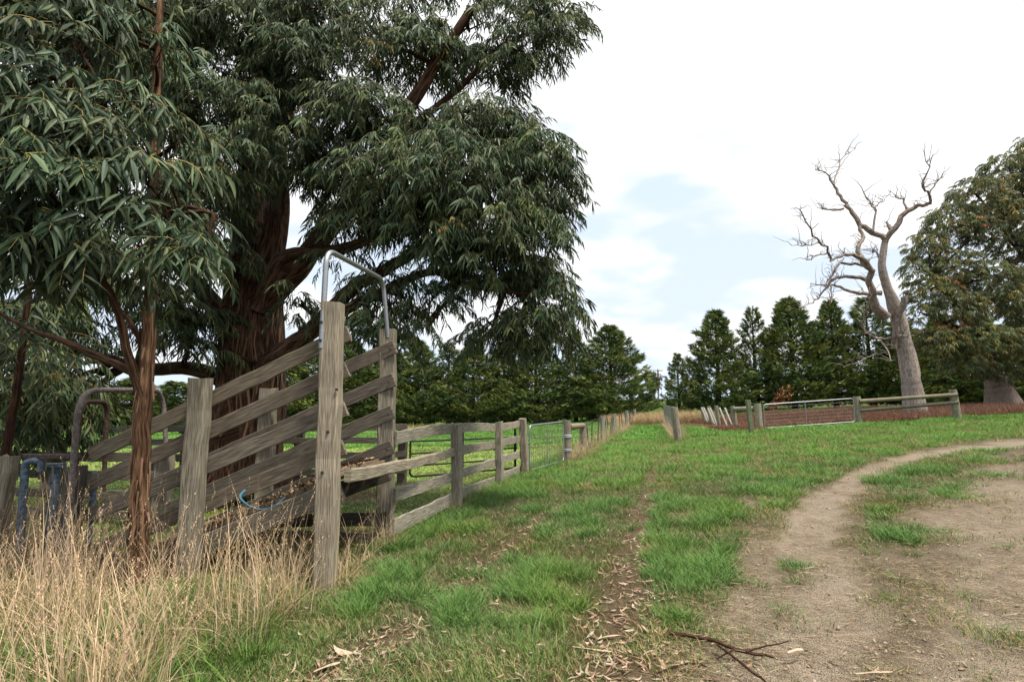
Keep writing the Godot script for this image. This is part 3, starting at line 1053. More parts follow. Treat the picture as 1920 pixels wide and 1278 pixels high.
# ---------------------------------------------------------------- cypresses
func cypress_crown(H: float, Rm: float, branches: int, thin: float) -> ArrayMesh:
	var mb := MB.new()
	var greens := [lin(0.066, 0.102, 0.028), lin(0.082, 0.118, 0.033), lin(0.052, 0.085, 0.028), lin(0.12, 0.155, 0.04), lin(0.145, 0.172, 0.045)]
	for k in branches:
		var f := pow((k + 0.5) / branches, 1.1)
		var y := H * (0.02 + 0.96 * pow(f, 1.12))
		var a := k * 2.39996 + R(-0.6, 0.6)
		var reach := Rm * pow(1.0 - f, 0.85) * sst(-0.16, 0.16, f) + 0.18
		reach *= R(0.55, 1.18)
		var dir := Vector3(cos(a), 0, sin(a))
		var across := Vector3(-dir.z, 0, dir.x)
		var rise := lerpf(-0.05, 0.9, f) + R(-0.2, 0.25)
		var col: Color = vary(greens[rng.randi() % 5], 0.22)
		var nt := int((8.0 + 26.0 * reach / 2.2) * thin)
		# each branch carries a plume of sprays that turns up at its end
		for q in nt:
			var t := 0.30 + 0.70 * sqrt((q + R(0, 1)) / nt)
			var wide := 0.12 + 0.34 * reach * sin(PI * clampf((t - 0.2) / 0.85, 0.0, 1.0))
			var p := Vector3(0, y, 0) + dir * reach * t + Vector3.UP * reach * (rise * t * 0.5 + 0.35 * t * t) + across * wide * R(-1, 1) + Vector3(0, R(-0.16, 0.16), 0)
			var up := (dir * R(0.3, 1.1) + Vector3.UP * R(0.1, 1.0) + across * R(-0.8, 0.8)).normalized()
			var L := R(0.20, 0.46)
			var c2 := vary(col, 0.18)
			for e in 3:
				var sd := up.cross(Vector3(R(-1, 1), R(-1, 1), R(-1, 1))).normalized()
				var fan := (up + sd * R(-0.6, 0.6)).normalized()
				var wv := fan.cross(Vector3(R(-1, 1), R(-0.3, 0.3), R(-1, 1))).normalized()
				var nn := wv.cross(fan).normalized()
				var base := p + sd * R(-0.08, 0.08)
				var wd := L * R(0.14, 0.26)
				mb.flat_tri(base - wv * wd * 0.5, base + wv * wd * 0.5, base + fan * L, nn, c2)
				mb.flat_tri(base + fan * L * 0.25, base + fan * L * 0.45 + wv * wd * 0.2, base + fan * L * 0.75 + wv * wd * R(0.7, 1.2), nn, c2)
				mb.flat_tri(base + fan * L * 0.25, base + fan * L * 0.45 - wv * wd * 0.2, base + fan * L * 0.75 - wv * wd * R(0.7, 1.2), nn, c2)
	return mb.mesh()

const CYPRESS := [
	[14.64, 47, 5.58, 0.694, 1, "small thin cypress at the left end of the right row, by poles"],
	[18.13, 47, 9.17, 1.324, 0, "second cypress from the gap in the right row, broad and dense"],
	[21.48, 47, 9.22, 1.058, 3, "third cypress from the gap in the right row, slender and see-through"],
	[24.79, 47, 9.9, 1.413, 2, "fourth cypress from the gap in the right row"],
	[28.45, 47, 9.58, 1.124, 0, "fifth cypress from the gap in the right row, before dead branches"],
	[31.68, 47, 9.87, 1.423, 1, "sixth cypress from the gap in the right row, beside dead trunk"],
	[34.01, 46, 7.63, 1.156, 2, "cypress in the dark row behind the broad gum, first from the dead tree"],
	[37.32, 46, 8.04, 1.24, 0, "cypress in the dark row behind the broad gum, second from the dead tree"],
	[40.59, 46, 7.98, 1.293, 2, "cypress in the dark row behind the broad gum, third from the dead tree"],
	[44.09, 46, 7.92, 1.215, 0, "cypress in the dark row behind the broad gum, fourth from the dead tree"],
	[8.65, 47, 8.36, 1.385, 2, "cypress nearest the gap at right end of left row, broadest"],
	[5.6, 47, 8.01, 0.927, 0, "second cypress from the gap in the left row"],
	[2.13, 47, 7.53, 1.303, 2, "third cypress from the gap in the left row"],
	[-0.71, 47, 7.35, 1.097, 0, "fourth cypress from the gap in the left row"],
	[-3.41, 47, 7.66, 1.191, 2, "fifth cypress from the gap in the left row"],
	[-5.54, 47, 7.38, 1.169, 3, "sixth cypress from the gap in the left row"],
	[-8.29, 47, 7.48, 1.119, 2, "seventh cypress from the gap in the left row"],
	[-11.13, 47, 7.48, 1.383, 0, "eighth cypress from the gap in left row, partly behind ramp"],
	[-13.68, 46, 7.35, 1.073, 2, "cypress seen between the tall ramp posts"],
	[-16.68, 46, 7.12, 1.37, 0, "cypress behind the big gum, right of its trunk"],
	[-19.7, 46, 7.35, 1.143, 2, "cypress beside the right edge of the big gum trunk"],
	[-25.16, 40, 3.59, 1.256, 0, "low cypress seen through the back hoop, right part"],
	[-28.37, 40, 3.79, 1.278, 2, "low cypress seen through the back hoop, middle"],
	[-31.35, 40, 3.59, 1.125, 0, "low cypress left of the back hoop"],
	[-34.32, 40, 3.39, 1.38, 2, "low cypress seen behind the blue frame"],
	[-37.09, 40, 3.19, 1.072, 0, "low cypress at the far left edge"]
]

func make_cypresses() -> void:
	var crowns := []
	var woods := []
	for k in 4:
		crowns.append(cypress_crown(9.0, [2.9, 2.5, 3.2, 2.5][k], [215, 160, 240, 130][k], [1.15, 1.0, 1.2, 0.95][k]))
		var mb := MB.new()
		tube(mb, [Vector3(0, -0.3, 0), Vector3(0.03, 2, 0), Vector3(-0.04, 5, 0.03), Vector3(0, 8.7, 0)], [0.24, 0.19, 0.11, 0.02], 8, lin(0.07, 0.05, 0.04), 0.1)
		for b in 46:
			var y := R(0.5, 8.0); var a := R(0, TAU)
			var L := 1.7 * (1.0 - y / 9.4)
			var o := Vector3(cos(a), lerpf(0.1, 0.9, y / 9.0), sin(a))
			tube(mb, [Vector3(0, y, 0), Vector3(0, y, 0) + o * L * 0.5, Vector3(0, y, 0) + o * L + Vector3(0, 0.12, 0)], [0.035, 0.025, 0.008], 4, lin(0.075, 0.055, 0.042), 0.0, 0.0, 1.0, false)
		woods.append(mb.mesh())
	var q := 0
	for s in CYPRESS:
		var o := thing("cypress_tree", s[5], "tree", Vector3(s[0], height(s[0], s[1]), -s[1]), "cypress windbreak rows")
		o.rotation.y = q * 2.1
		o.scale = Vector3(s[3], s[2] / 9.0, s[3])
		mi("trunk", woods[int(s[4])], M.bark, o)
		mi("crown", crowns[int(s[4])], M.needle, o)
		q += 1

# ---------------------------------------------------------------- poles, the far tree, the browned branch
func make_far_things() -> void:
	for s in POLES:
		var h := height(s[0], s[1])
		var o := thing("utility_pole", s[4], "pole", Vector3(s[0], h, -s[1]), "power poles beyond the lane")
		round_post("post", o, M.plain, Vector3(s[0], h - 0.3, -s[1]), Vector3(s[0] + 0.08, h + s[2], -s[1]), 0.19, lin(0.2, 0.18, 0.17), 8)
		if s[3] > 0.0:
			timber_part("crossarm", o, M.plain, Vector3(s[0] - s[3], h + s[2] - 0.35, -s[1] + 0.25), Vector3(s[0] + s[3], h + s[2] - 0.35, -s[1] + 0.25), 0.22, 0.16, Vector3.UP, lin(0.2, 0.18, 0.17))
			for k in [-0.85, -0.4, 0.4, 0.85]:
				tube_part("insulator", o, M.plain, [Vector3(s[0] + k * s[3], h + s[2] - 0.24, -s[1] + 0.25), Vector3(s[0] + k * s[3], h + s[2] - 0.02, -s[1] + 0.25)], 0.07, 6, lin(0.4, 0.4, 0.4))
	var sp := sprig(12, 0.9, 0.5, 0.12, 0.5, [lin(0.07, 0.08, 0.04), lin(0.09, 0.095, 0.05)], lin(0.1, 0.08, 0.05))
	var tr := thing("small_gum_tree", "small distant olive tree in the gap beside the power poles", "tree", Vector3(31.0, height(31.0, 118.0), -118.0))
	var mb := MB.new()
	limb(mb, [Vector3(31, 1.5, -118), Vector3(31.2, 4, -118), Vector3(30.8, 6.5, -118)], [0.22, 0.15, 0.05], 6, lin(0.15, 0.12, 0.1))
	part("trunk", mb, M.bark, tr)
	var cr := Node3D.new(); cr.name = "crown"; tr.add_child(cr)
	var buf := PackedFloat32Array()
	for k in 420:
		var p := Vector3(R(-1, 1), R(-1, 1), R(-1, 1))
		if p.length() > 1.0: continue
		put(buf, Basis.from_euler(Vector3(R(-0.5, 0.5), R(0, TAU), R(-0.5, 0.5))), Vector3(0, 5.0, 0) + p * Vector3(1.7, 2.4, 1.7), vary(Color(1, 1, 1), 0.2))
	scatter("foliage", sp, M.leaf, buf, cr)
	# a browned cypress branch that has fallen against the hedge
	var db := thing("browned_branch", "orange brown dead cypress branch against the dark hedge behind gate", "branch", W([20.0, 1.2, 42.5]))
	var lm := MB.new()
	limb(lm, [W([20.0, 0.9, 42.5]), W([20.6, 2.1, 42.4]), W([21.6, 2.9, 42.2])], [0.06, 0.045, 0.015], 5, lin(0.2, 0.1, 0.06))
	part("stem", lm, M.bark, db)
	var nm := MB.new()
	for k in 240:
		var t := R(0.25, 1.0)
		var p := W([20.0, 0.9, 42.5]).lerp(W([21.8, 3.0, 42.2]), t) + Vector3(R(-0.35, 0.35), R(-0.28, 0.28), R(-0.3, 0.3)) * (0.5 + t)
		var u := Vector3(R(-0.4, 1), R(-0.4, 0.8), R(-1, 1)).normalized()
		var s := u.cross(Vector3(R(-1, 1), R(-1, 1), 0.3)).normalized()
		nm.flat_tri(p - s * 0.06, p + s * 0.06, p + u * R(0.2, 0.4), s.cross(u).normalized(), vary(lin(0.24, 0.10, 0.05), 0.3))
	part("needles", nm, M.needle, db).set_meta("kind", "stuff")

const POLES := [
	[32.8, 120.0, 7.42, 1.1, "nearer power pole with crossarm in the gap between cypress rows"],
	[40.0, 150.0, 5.44, 0.0, "farther thin power pole left of the crossarm pole"]
]

# ---------------------------------------------------------------- gum crowns
# fills ellipsoids [x, y, D, rx, ry, rd, density] with sprigs
func fill(blobs: Array, per_m2: float, bufs: Array, size: float, cols: Array, gap: float, sd: float, tone := 0.12) -> void:
	for s in blobs:
		var area: float = pow((s[3] * s[4] + s[3] * s[5] + s[4] * s[5]) / 3.0, 1.0) * 4.0
		var n := int(area * per_m2 * s[6])
		var own := vary(Color(1, 1, 1), tone)
		for k in n:
			var p := Vector3(R(-1, 1), R(-1, 1), R(-1, 1))
			while p.length() > 1.0:
				p = Vector3(R(-1, 1), R(-1, 1), R(-1, 1))
			var l := p.length()
			p = p / maxf(l, 1e-3) * pow(l, 0.55)
			var ridge := 0.86 + 0.42 * nf.get_noise_3d(p.x * 3.0 + s[0], p.y * 3.0 + s[1], p.z * 3.0 + sd)
			var q := Vector3(s[0] + p.x * s[3] * ridge, s[1] + p.y * s[4] * ridge, -s[2] + p.z * s[5] * ridge)
			if nf.get_noise_3d(q.x * 1.5 + sd, q.y * 1.5, q.z * 1.5) < gap:
				continue
			var away := atan2(-p.z, p.x) + R(-0.9, 0.9)
			var b := Basis.from_euler(Vector3(R(-0.3, 0.3), away, R(-0.35, 0.35))).scaled_local(Vector3.ONE * size * R(0.75, 1.25))
			put(bufs[rng.randi() % bufs.size()], b, q, vary(cols[rng.randi() % cols.size()], 0.12) * own)

# boughs from the nearest point of a limb to each clump, then thin ones through it
func boughs(mb: MB, anchors: Array, blobs: Array, r: float, col: Color, inner: int) -> void:
	for s in blobs:
		var c := Vector3(s[0], s[1], -s[2])
		var best := 1e9
		var from := Vector3.ZERO
		for a in anchors:
			var e: Vector3 = a
			var dd := e.distance_to(c) + 0.7 * maxf(0.0, e.y - c.y)
			if dd < best:
				best = dd; from = e
		var mid := from.lerp(c, 0.5) + Vector3(R(-0.2, 0.2), R(0.05, 0.3), R(-0.2, 0.2)) * best * 0.3
		limb(mb, [from, mid, c], [r, r * 0.7, r * 0.4], 6, col, 4, 0.01 * best)
		for k in inner:
			var e := c + Vector3(R(-1, 1) * s[3], R(-0.7, 0.9) * s[4], R(-1, 1) * s[5]) * 0.85
			var st := mid.lerp(c, R(0.2, 1.0))
			limb(mb, [st, st.lerp(e, 0.5) + Vector3(0, R(0.0, 0.2), 0), e], [r * 0.35, r * 0.22, r * 0.07], 4, col, 3, 0.02)

const RG_BLOBS := [
	[32.393, 16.777, 33, 2.02, 1.279, 1.649, 1.0],
	[29.075, 14.912, 32, 1.697, 1.175, 1.436, 1.0],
	[30.082, 13.677, 31.5, 1.446, 1.092, 1.269, 1.0],
	[27.392, 13.179, 32, 1.567, 1.306, 1.436, 1.0],
	[28.524, 12.32, 31.5, 1.285, 1.028, 1.157, 1.0],
	[25.797, 11.467, 32, 1.24, 1.175, 1.208, 1.0],
	[32.463, 11.932, 33.5, 1.538, 1.162, 1.35, 1.0],
	[26.99, 10.113, 31.5, 1.607, 1.157, 1.382, 1.0],
	[28.733, 9.31, 31.2, 1.75, 1.146, 1.448, 1.0],
	[25.222, 8.563, 31.5, 1.349, 1.157, 1.253, 1.0],
	[29.823, 7.969, 31, 1.423, 1.075, 1.249, 1.0],
	[26.459, 7.488, 31, 1.581, 1.075, 1.328, 1.0],
	[23.995, 9.748, 31, 0.569, 0.822, 0.696, 0.8],
	[23.972, 7.168, 31, 0.569, 0.696, 0.632, 0.7],
	[25.327, 5.608, 31.2, 1.432, 0.955, 1.193, 0.9],
	[27.505, 5.713, 30.8, 1.885, 1.068, 1.477, 1.0],
	[29.679, 5.425, 31, 1.581, 1.075, 1.328, 1.0],
	[26.848, 4.214, 31.5, 1.607, 0.707, 1.157, 0.7],
	[29.004, 3.74, 31.5, 1.607, 0.643, 1.125, 0.6],
	[35.414, 14.684, 33, 3.366, 3.366, 3.366, 1.0],
	[34.939, 8.383, 33, 3.366, 3.366, 3.366, 1.0],
	[35.869, 18.632, 34, 2.081, 1.561, 1.821, 1.0]
]

func make_right_gum() -> void:
	var o := thing("broad_gum_tree", "broad dense gum tree with russet tinged crown at the right edge", "tree", W([30.3, 1.6, 33.0]))
	var tm := MB.new()
	var bc := lin(0.36, 0.31, 0.275)
	limb(tm, [W([30.4, 1.3, 33]), W([30.3, 1.9, 33]), W([29.9, 3.4, 33]), W([29.3, 5.4, 33.2]), W([28.9, 7.6, 33.5]), W([29.5, 10.0, 33.8])], [1.35, 0.92, 0.55, 0.45, 0.36, 0.2], 14, bc, 4, 0.0, 0.12, 0.12)
	part("trunk", tm, M.dead, o)
	var lm := MB.new()
	var anchors := []
	for l in [[[29.3, 5.4, 33.2], [31.5, 6.2, 32.6], [34.5, 6.6, 32.0], [38, 8, 32]], [[29.0, 7.0, 33.4], [27.4, 8.2, 32.6], [26.0, 9.6, 32.2]], [[29.0, 7.6, 33.5], [31, 9.8, 33], [33.5, 12.2, 33]], [[29.2, 5.8, 33.2], [27.5, 6.2, 32], [26.2, 6.5, 31.5]]]:
		var P := []; var Q := []
		for k in l.size():
			P.append(W(l[k])); Q.append(0.28 - 0.07 * k)
		anchors += limb(lm, P, Q, 8, lin(0.16, 0.12, 0.1), 4, 0.08)
	boughs(lm, anchors, RG_BLOBS, 0.1, lin(0.13, 0.1, 0.085), 4)
	part("limbs", lm, M.bark, o)
	var cr := Node3D.new(); cr.name = "crown"; o.add_child(cr); cr.position = -o.position
	var sp := []
	for k in 3:
		sp.append(sprig(30, 0.5, 0.19, 0.034, 0.7, [lin(0.098, 0.122, 0.052), lin(0.13, 0.148, 0.066), lin(0.08, 0.108, 0.052)], lin(0.12, 0.09, 0.05), false, 0.35))
	var bufs := [PackedFloat32Array(), PackedFloat32Array(), PackedFloat32Array()]
	fill(RG_BLOBS, 36.0, bufs, 1.0, [Color(1, 1, 1), Color(1.1, 1.05, 0.9), Color(0.9, 0.95, 0.95), Color(1.7, 1.25, 0.9)], -0.34, 40.0, 0.22)
	for k in 3:
		scatter("foliage", sp[k], M.leaf, bufs[k], cr)
	# russet dying sprays
	var rb := [PackedFloat32Array()]
	for s in [[26.4, 8.9, 31.2, 0.5], [29.5, 14.6, 30.9, 0.5], [26.1, 6.6, 31.2, 0.8], [27.2, 7.6, 31.2, 0.5], [25.4, 9.2, 31.5, 0.45], [28.0, 12.6, 31.0, 0.5]]:
		fill([[s[0], s[1], s[2], s[3], s[3], s[3], 1.0]], 9.0, rb, 0.8, [Color(4.6, 1.4, 0.9), Color(3.2, 1.3, 0.9)], -1.0, 3.0)
	scatter("russet_foliage", sp[0], M.leaf, rb[0], cr)

# ---------------------------------------------------------------- the dead tree
const DEAD := [
	[[21.063, 1.127, 28.0, 0.647], [21.047, 1.508, 28.0, 0.529], [20.98, 2.981, 28.0, 0.412], [20.8, 4.801, 28.0, 0.363], [20.594, 6.119, 28.0, 0.363], [20.362, 7.185, 28.0, 0.314], [20.089, 8.126, 28.0, 0.216], [19.945, 9.211, 28.0, 0.176], [20.212, 10.443, 28.0, 0.147]],
	[[20.212, 10.443, 28.0, 0.165], [20.655, 11.207, 27.812, 0.142], [21.255, 11.994, 27.625, 0.13], [21.806, 12.307, 27.438, 0.106], [22.263, 12.397, 27.25, 0.083], [22.036, 12.908, 27.062, 0.059], [21.657, 13.168, 26.875, 0.047], [21.83, 13.764, 26.688, 0.035], [21.82, 14.49, 26.5, 0.018]],
	[[22.88, 13.16, 28.0, 0.047], [23.53, 13.905, 28.25, 0.035], [24.188, 14.376, 28.5, 0.018]],
	[[21.564, 12.359, 28.0, 0.059], [21.639, 13.0, 28.3, 0.047], [21.472, 13.308, 28.6, 0.024]],
	[[20.618, 11.106, 28.0, 0.094], [20.641, 11.728, 28.3, 0.059]],
	[[20.231, 10.65, 28.0, 0.153], [19.728, 11.141, 28.225, 0.142], [19.303, 11.57, 28.45, 0.13], [19.032, 12.362, 28.675, 0.118], [18.81, 13.025, 28.9, 0.094], [18.651, 13.7, 29.125, 0.083], [18.486, 14.386, 29.35, 0.059], [18.243, 15.085, 29.575, 0.035], [17.82, 15.416, 29.8, 0.018]],
	[[17.698, 13.725, 28.0, 0.047], [18.523, 15.139, 28.733, 0.035], [19.407, 16.165, 29.467, 0.024], [20.509, 16.917, 30.2, 0.012]],
	[[18.133, 12.359, 28.0, 0.059], [17.852, 12.563, 28.75, 0.047], [17.836, 13.042, 29.5, 0.024]],
	[[19.638, 11.065, 28.0, 0.059], [19.923, 12.311, 28.167, 0.047], [19.692, 13.084, 28.333, 0.035], [19.397, 14.015, 28.5, 0.018]],
	[[19.805, 12.247, 28.0, 0.035], [20.398, 12.827, 28.4, 0.029], [20.925, 13.347, 28.8, 0.012]],
	[[18.951, 11.342, 28.0, 0.083], [18.872, 10.653, 27.8, 0.094], [18.428, 10.045, 27.6, 0.106], [18.447, 9.447, 27.4, 0.13], [18.74, 8.793, 27.2, 0.142]],
	[[19.957, 6.318, 28.0, 0.26], [19.284, 6.87, 27.75, 0.224], [18.879, 7.611, 27.5, 0.189], [18.678, 8.278, 27.25, 0.165], [18.64, 8.74, 27.0, 0.142], [18.07, 9.234, 26.75, 0.118], [17.413, 9.343, 26.5, 0.094], [16.618, 9.18, 26.25, 0.071], [15.946, 8.853, 26.0, 0.047]],
	[[17.245, 9.483, 28.0, 0.059], [16.779, 10.008, 27.48, 0.053], [16.095, 10.113, 26.96, 0.047], [15.326, 10.6, 26.44, 0.041], [14.768, 11.194, 25.92, 0.029], [14.132, 11.381, 25.4, 0.014]],
	[[16.716, 10.443, 28.0, 0.035], [15.411, 9.988, 26.9, 0.024], [13.979, 9.592, 25.8, 0.012]],
	[[17.142, 9.894, 28.0, 0.041], [15.532, 9.26, 26.75, 0.029], [14.495, 8.775, 25.5, 0.014]],
	[[19.189, 8.423, 28.0, 0.118], [18.299, 8.481, 27.8, 0.094], [17.385, 8.432, 27.6, 0.083], [16.716, 8.051, 27.4, 0.071], [16.038, 7.415, 27.2, 0.047], [15.507, 6.919, 27.0, 0.029], [14.682, 6.624, 26.8, 0.014]],
	[[17.103, 8.126, 28.0, 0.041], [16.614, 7.415, 27.2, 0.035], [16.067, 6.8, 26.4, 0.018]],
	[[19.81, 7.654, 28.0, 0.142], [19.312, 7.666, 28.24, 0.106], [18.675, 7.759, 28.48, 0.083], [18.047, 8.157, 28.72, 0.071], [17.524, 8.323, 28.96, 0.047], [16.711, 8.478, 29.2, 0.018]],
	[[19.143, 9.142, 28.0, 0.083], [17.997, 9.182, 27.65, 0.071], [17.117, 9.019, 27.3, 0.065], [16.466, 8.27, 26.95, 0.053], [15.963, 7.669, 26.6, 0.029]],
	[[20.202, 4.67, 28.0, 0.142], [20.155, 5.682, 27.733, 0.165], [20.263, 6.423, 27.467, 0.165], [20.379, 7.284, 27.2, 0.142]],
	[[20.307, 5.261, 28.0, 0.094], [19.242, 5.127, 27.68, 0.059], [18.406, 5.369, 27.36, 0.047], [17.975, 5.771, 27.04, 0.041], [18.091, 6.672, 26.72, 0.035], [18.203, 7.268, 26.4, 0.024]],
	[[19.526, 5.129, 28.0, 0.035], [19.099, 4.495, 27.0, 0.029], [18.584, 3.841, 26.0, 0.014]],
	[[20.314, 5.195, 28.0, 0.071], [20.105, 5.289, 27.25, 0.059], [19.849, 5.062, 26.5, 0.035]],
	[[19.274, 4.474, 28.0, 0.029], [17.542, 3.866, 27.0, 0.024], [16.211, 3.539, 26.0, 0.012]],
	[[19.891, 9.347, 28.0, 0.059], [19.967, 10.182, 28.5, 0.047], [20.236, 10.192, 29.0, 0.035], [20.878, 10.485, 29.5, 0.018]]
]

func make_dead_tree() -> void:
	var o := thing("dead_tree", "tall bare dead gum with twisted grey branches behind the rail fence", "tree", W([20.9, 1.15, 28.0]))
	var wood := lin(0.39, 0.36, 0.335)
	for k in DEAD.size():
		var s: Array = DEAD[k]
		var mb := MB.new()
		var P := []; var Q := []
		for p in s:
			P.append(W(p)); Q.append(p[3])
		var big: bool = s[0][3] > 0.3
		var c := wood if big else vary(lin(0.31, 0.275, 0.25), 0.15)
		var line := limb(mb, P, Q, 16 if big else 7, c, 4 if big else 3, 0.0 if big else 0.07, 0.25 if big else 0.2, 0.12 if big else 0.0)
		if not big:
			# side twigs
			var n: int = P.size() * 3
			for q in n:
				var at: Vector3 = line[rng.randi_range(int(line.size() * 0.3), line.size() - 1)]
				var dr := Vector3(R(-1, 0.6), R(-0.3, 1), R(-1, 1)).normalized()
				var L := R(0.25, 1.1)
				limb(mb, [at, at + dr * L * 0.5 + Vector3(R(-0.1, 0.1), R(0, 0.15), 0), at + dr * L + Vector3(R(-0.2, 0.2), R(-0.1, 0.3), 0)], [0.022, 0.014, 0.006], 4, c, 3, 0.05)
		part("trunk" if k == 0 else "branch", mb, M.dead, o)

# ---------------------------------------------------------------- the large gum over the ramp
const BG_LIMBS := [
	[[-4.588, 0.216, 9.2, 0.8], [-4.577, 0.611, 9.2, 0.6], [-4.56, 1.777, 9.2, 0.52], [-4.547, 3.075, 9.2, 0.47], [-4.549, 4.031, 9.2, 0.42]],
	[[-4.589, 3.455, 9.2, 0.36], [-4.743, 4.85, 9.3, 0.3], [-4.814, 6.376, 9.5, 0.24], [-4.76, 8.244, 9.7, 0.18], [-4.828, 10.749, 9.9, 0.12]],
	[[-4.428, 3.434, 9.1, 0.27], [-4.152, 4.263, 9.0, 0.22], [-4.107, 5.132, 9.0, 0.19], [-4.15, 6.37, 8.9, 0.16], [-4.079, 7.692, 8.9, 0.12], [-3.541, 9.602, 8.9, 0.08]],
	[[-4.301, 3.32, 9.0, 0.24], [-3.739, 3.785, 8.8, 0.19], [-3.197, 4.325, 8.6, 0.16], [-2.711, 4.848, 8.4, 0.14], [-1.972, 5.846, 8.1, 0.11], [-1.358, 6.728, 7.9, 0.09], [-0.624, 7.736, 7.6, 0.06]],
	[[-4.289, 3.19, 8.8, 0.12], [-3.845, 4.006, 8.6, 0.1], [-3.113, 4.064, 8.4, 0.09], [-2.369, 4.152, 8.2, 0.08], [-1.663, 4.561, 8.0, 0.06], [-0.9, 5.08, 7.8, 0.04]],
	[[-4.145, 2.213, 8.9, 0.19], [-3.507, 2.637, 8.7, 0.16], [-3.097, 2.916, 8.5, 0.13], [-2.541, 3.441, 8.3, 0.11], [-1.829, 3.777, 8.1, 0.09], [-0.994, 4.302, 8.0, 0.06], [-0.165, 4.694, 7.9, 0.04]],
	[[-3.097, 2.916, 8.5, 0.09], [-2.198, 3.312, 8.3, 0.08], [-1.344, 3.676, 8.2, 0.06], [-0.662, 3.438, 8.1, 0.045], [0.0, 3.306, 8.0, 0.035], [0.644, 3.268, 7.9, 0.02]],
	[[-4.677, 2.687, 9.1, 0.2], [-5.011, 3.281, 8.8, 0.15], [-5.343, 3.816, 8.4, 0.12], [-5.804, 4.388, 8.0, 0.09], [-6.376, 4.99, 7.6, 0.06]],
	[[-4.773, 1.96, 9.2, 0.16], [-5.408, 2.221, 9.0, 0.12], [-6.029, 2.191, 8.6, 0.1], [-6.681, 2.45, 8.2, 0.08], [-7.153, 2.525, 7.8, 0.05]],
	[[-1.972, 5.846, 8.1, 0.07], [-1.225, 6.454, 8.2, 0.055], [-0.354, 7.305, 8.2, 0.04], [0.447, 7.98, 8.2, 0.02]],
	[[-4.772, 4.85, 9.3, 0.16], [-5.483, 6.067, 9.3, 0.12], [-6.2, 7.262, 9.2, 0.09], [-6.859, 8.501, 9.0, 0.06]]
]
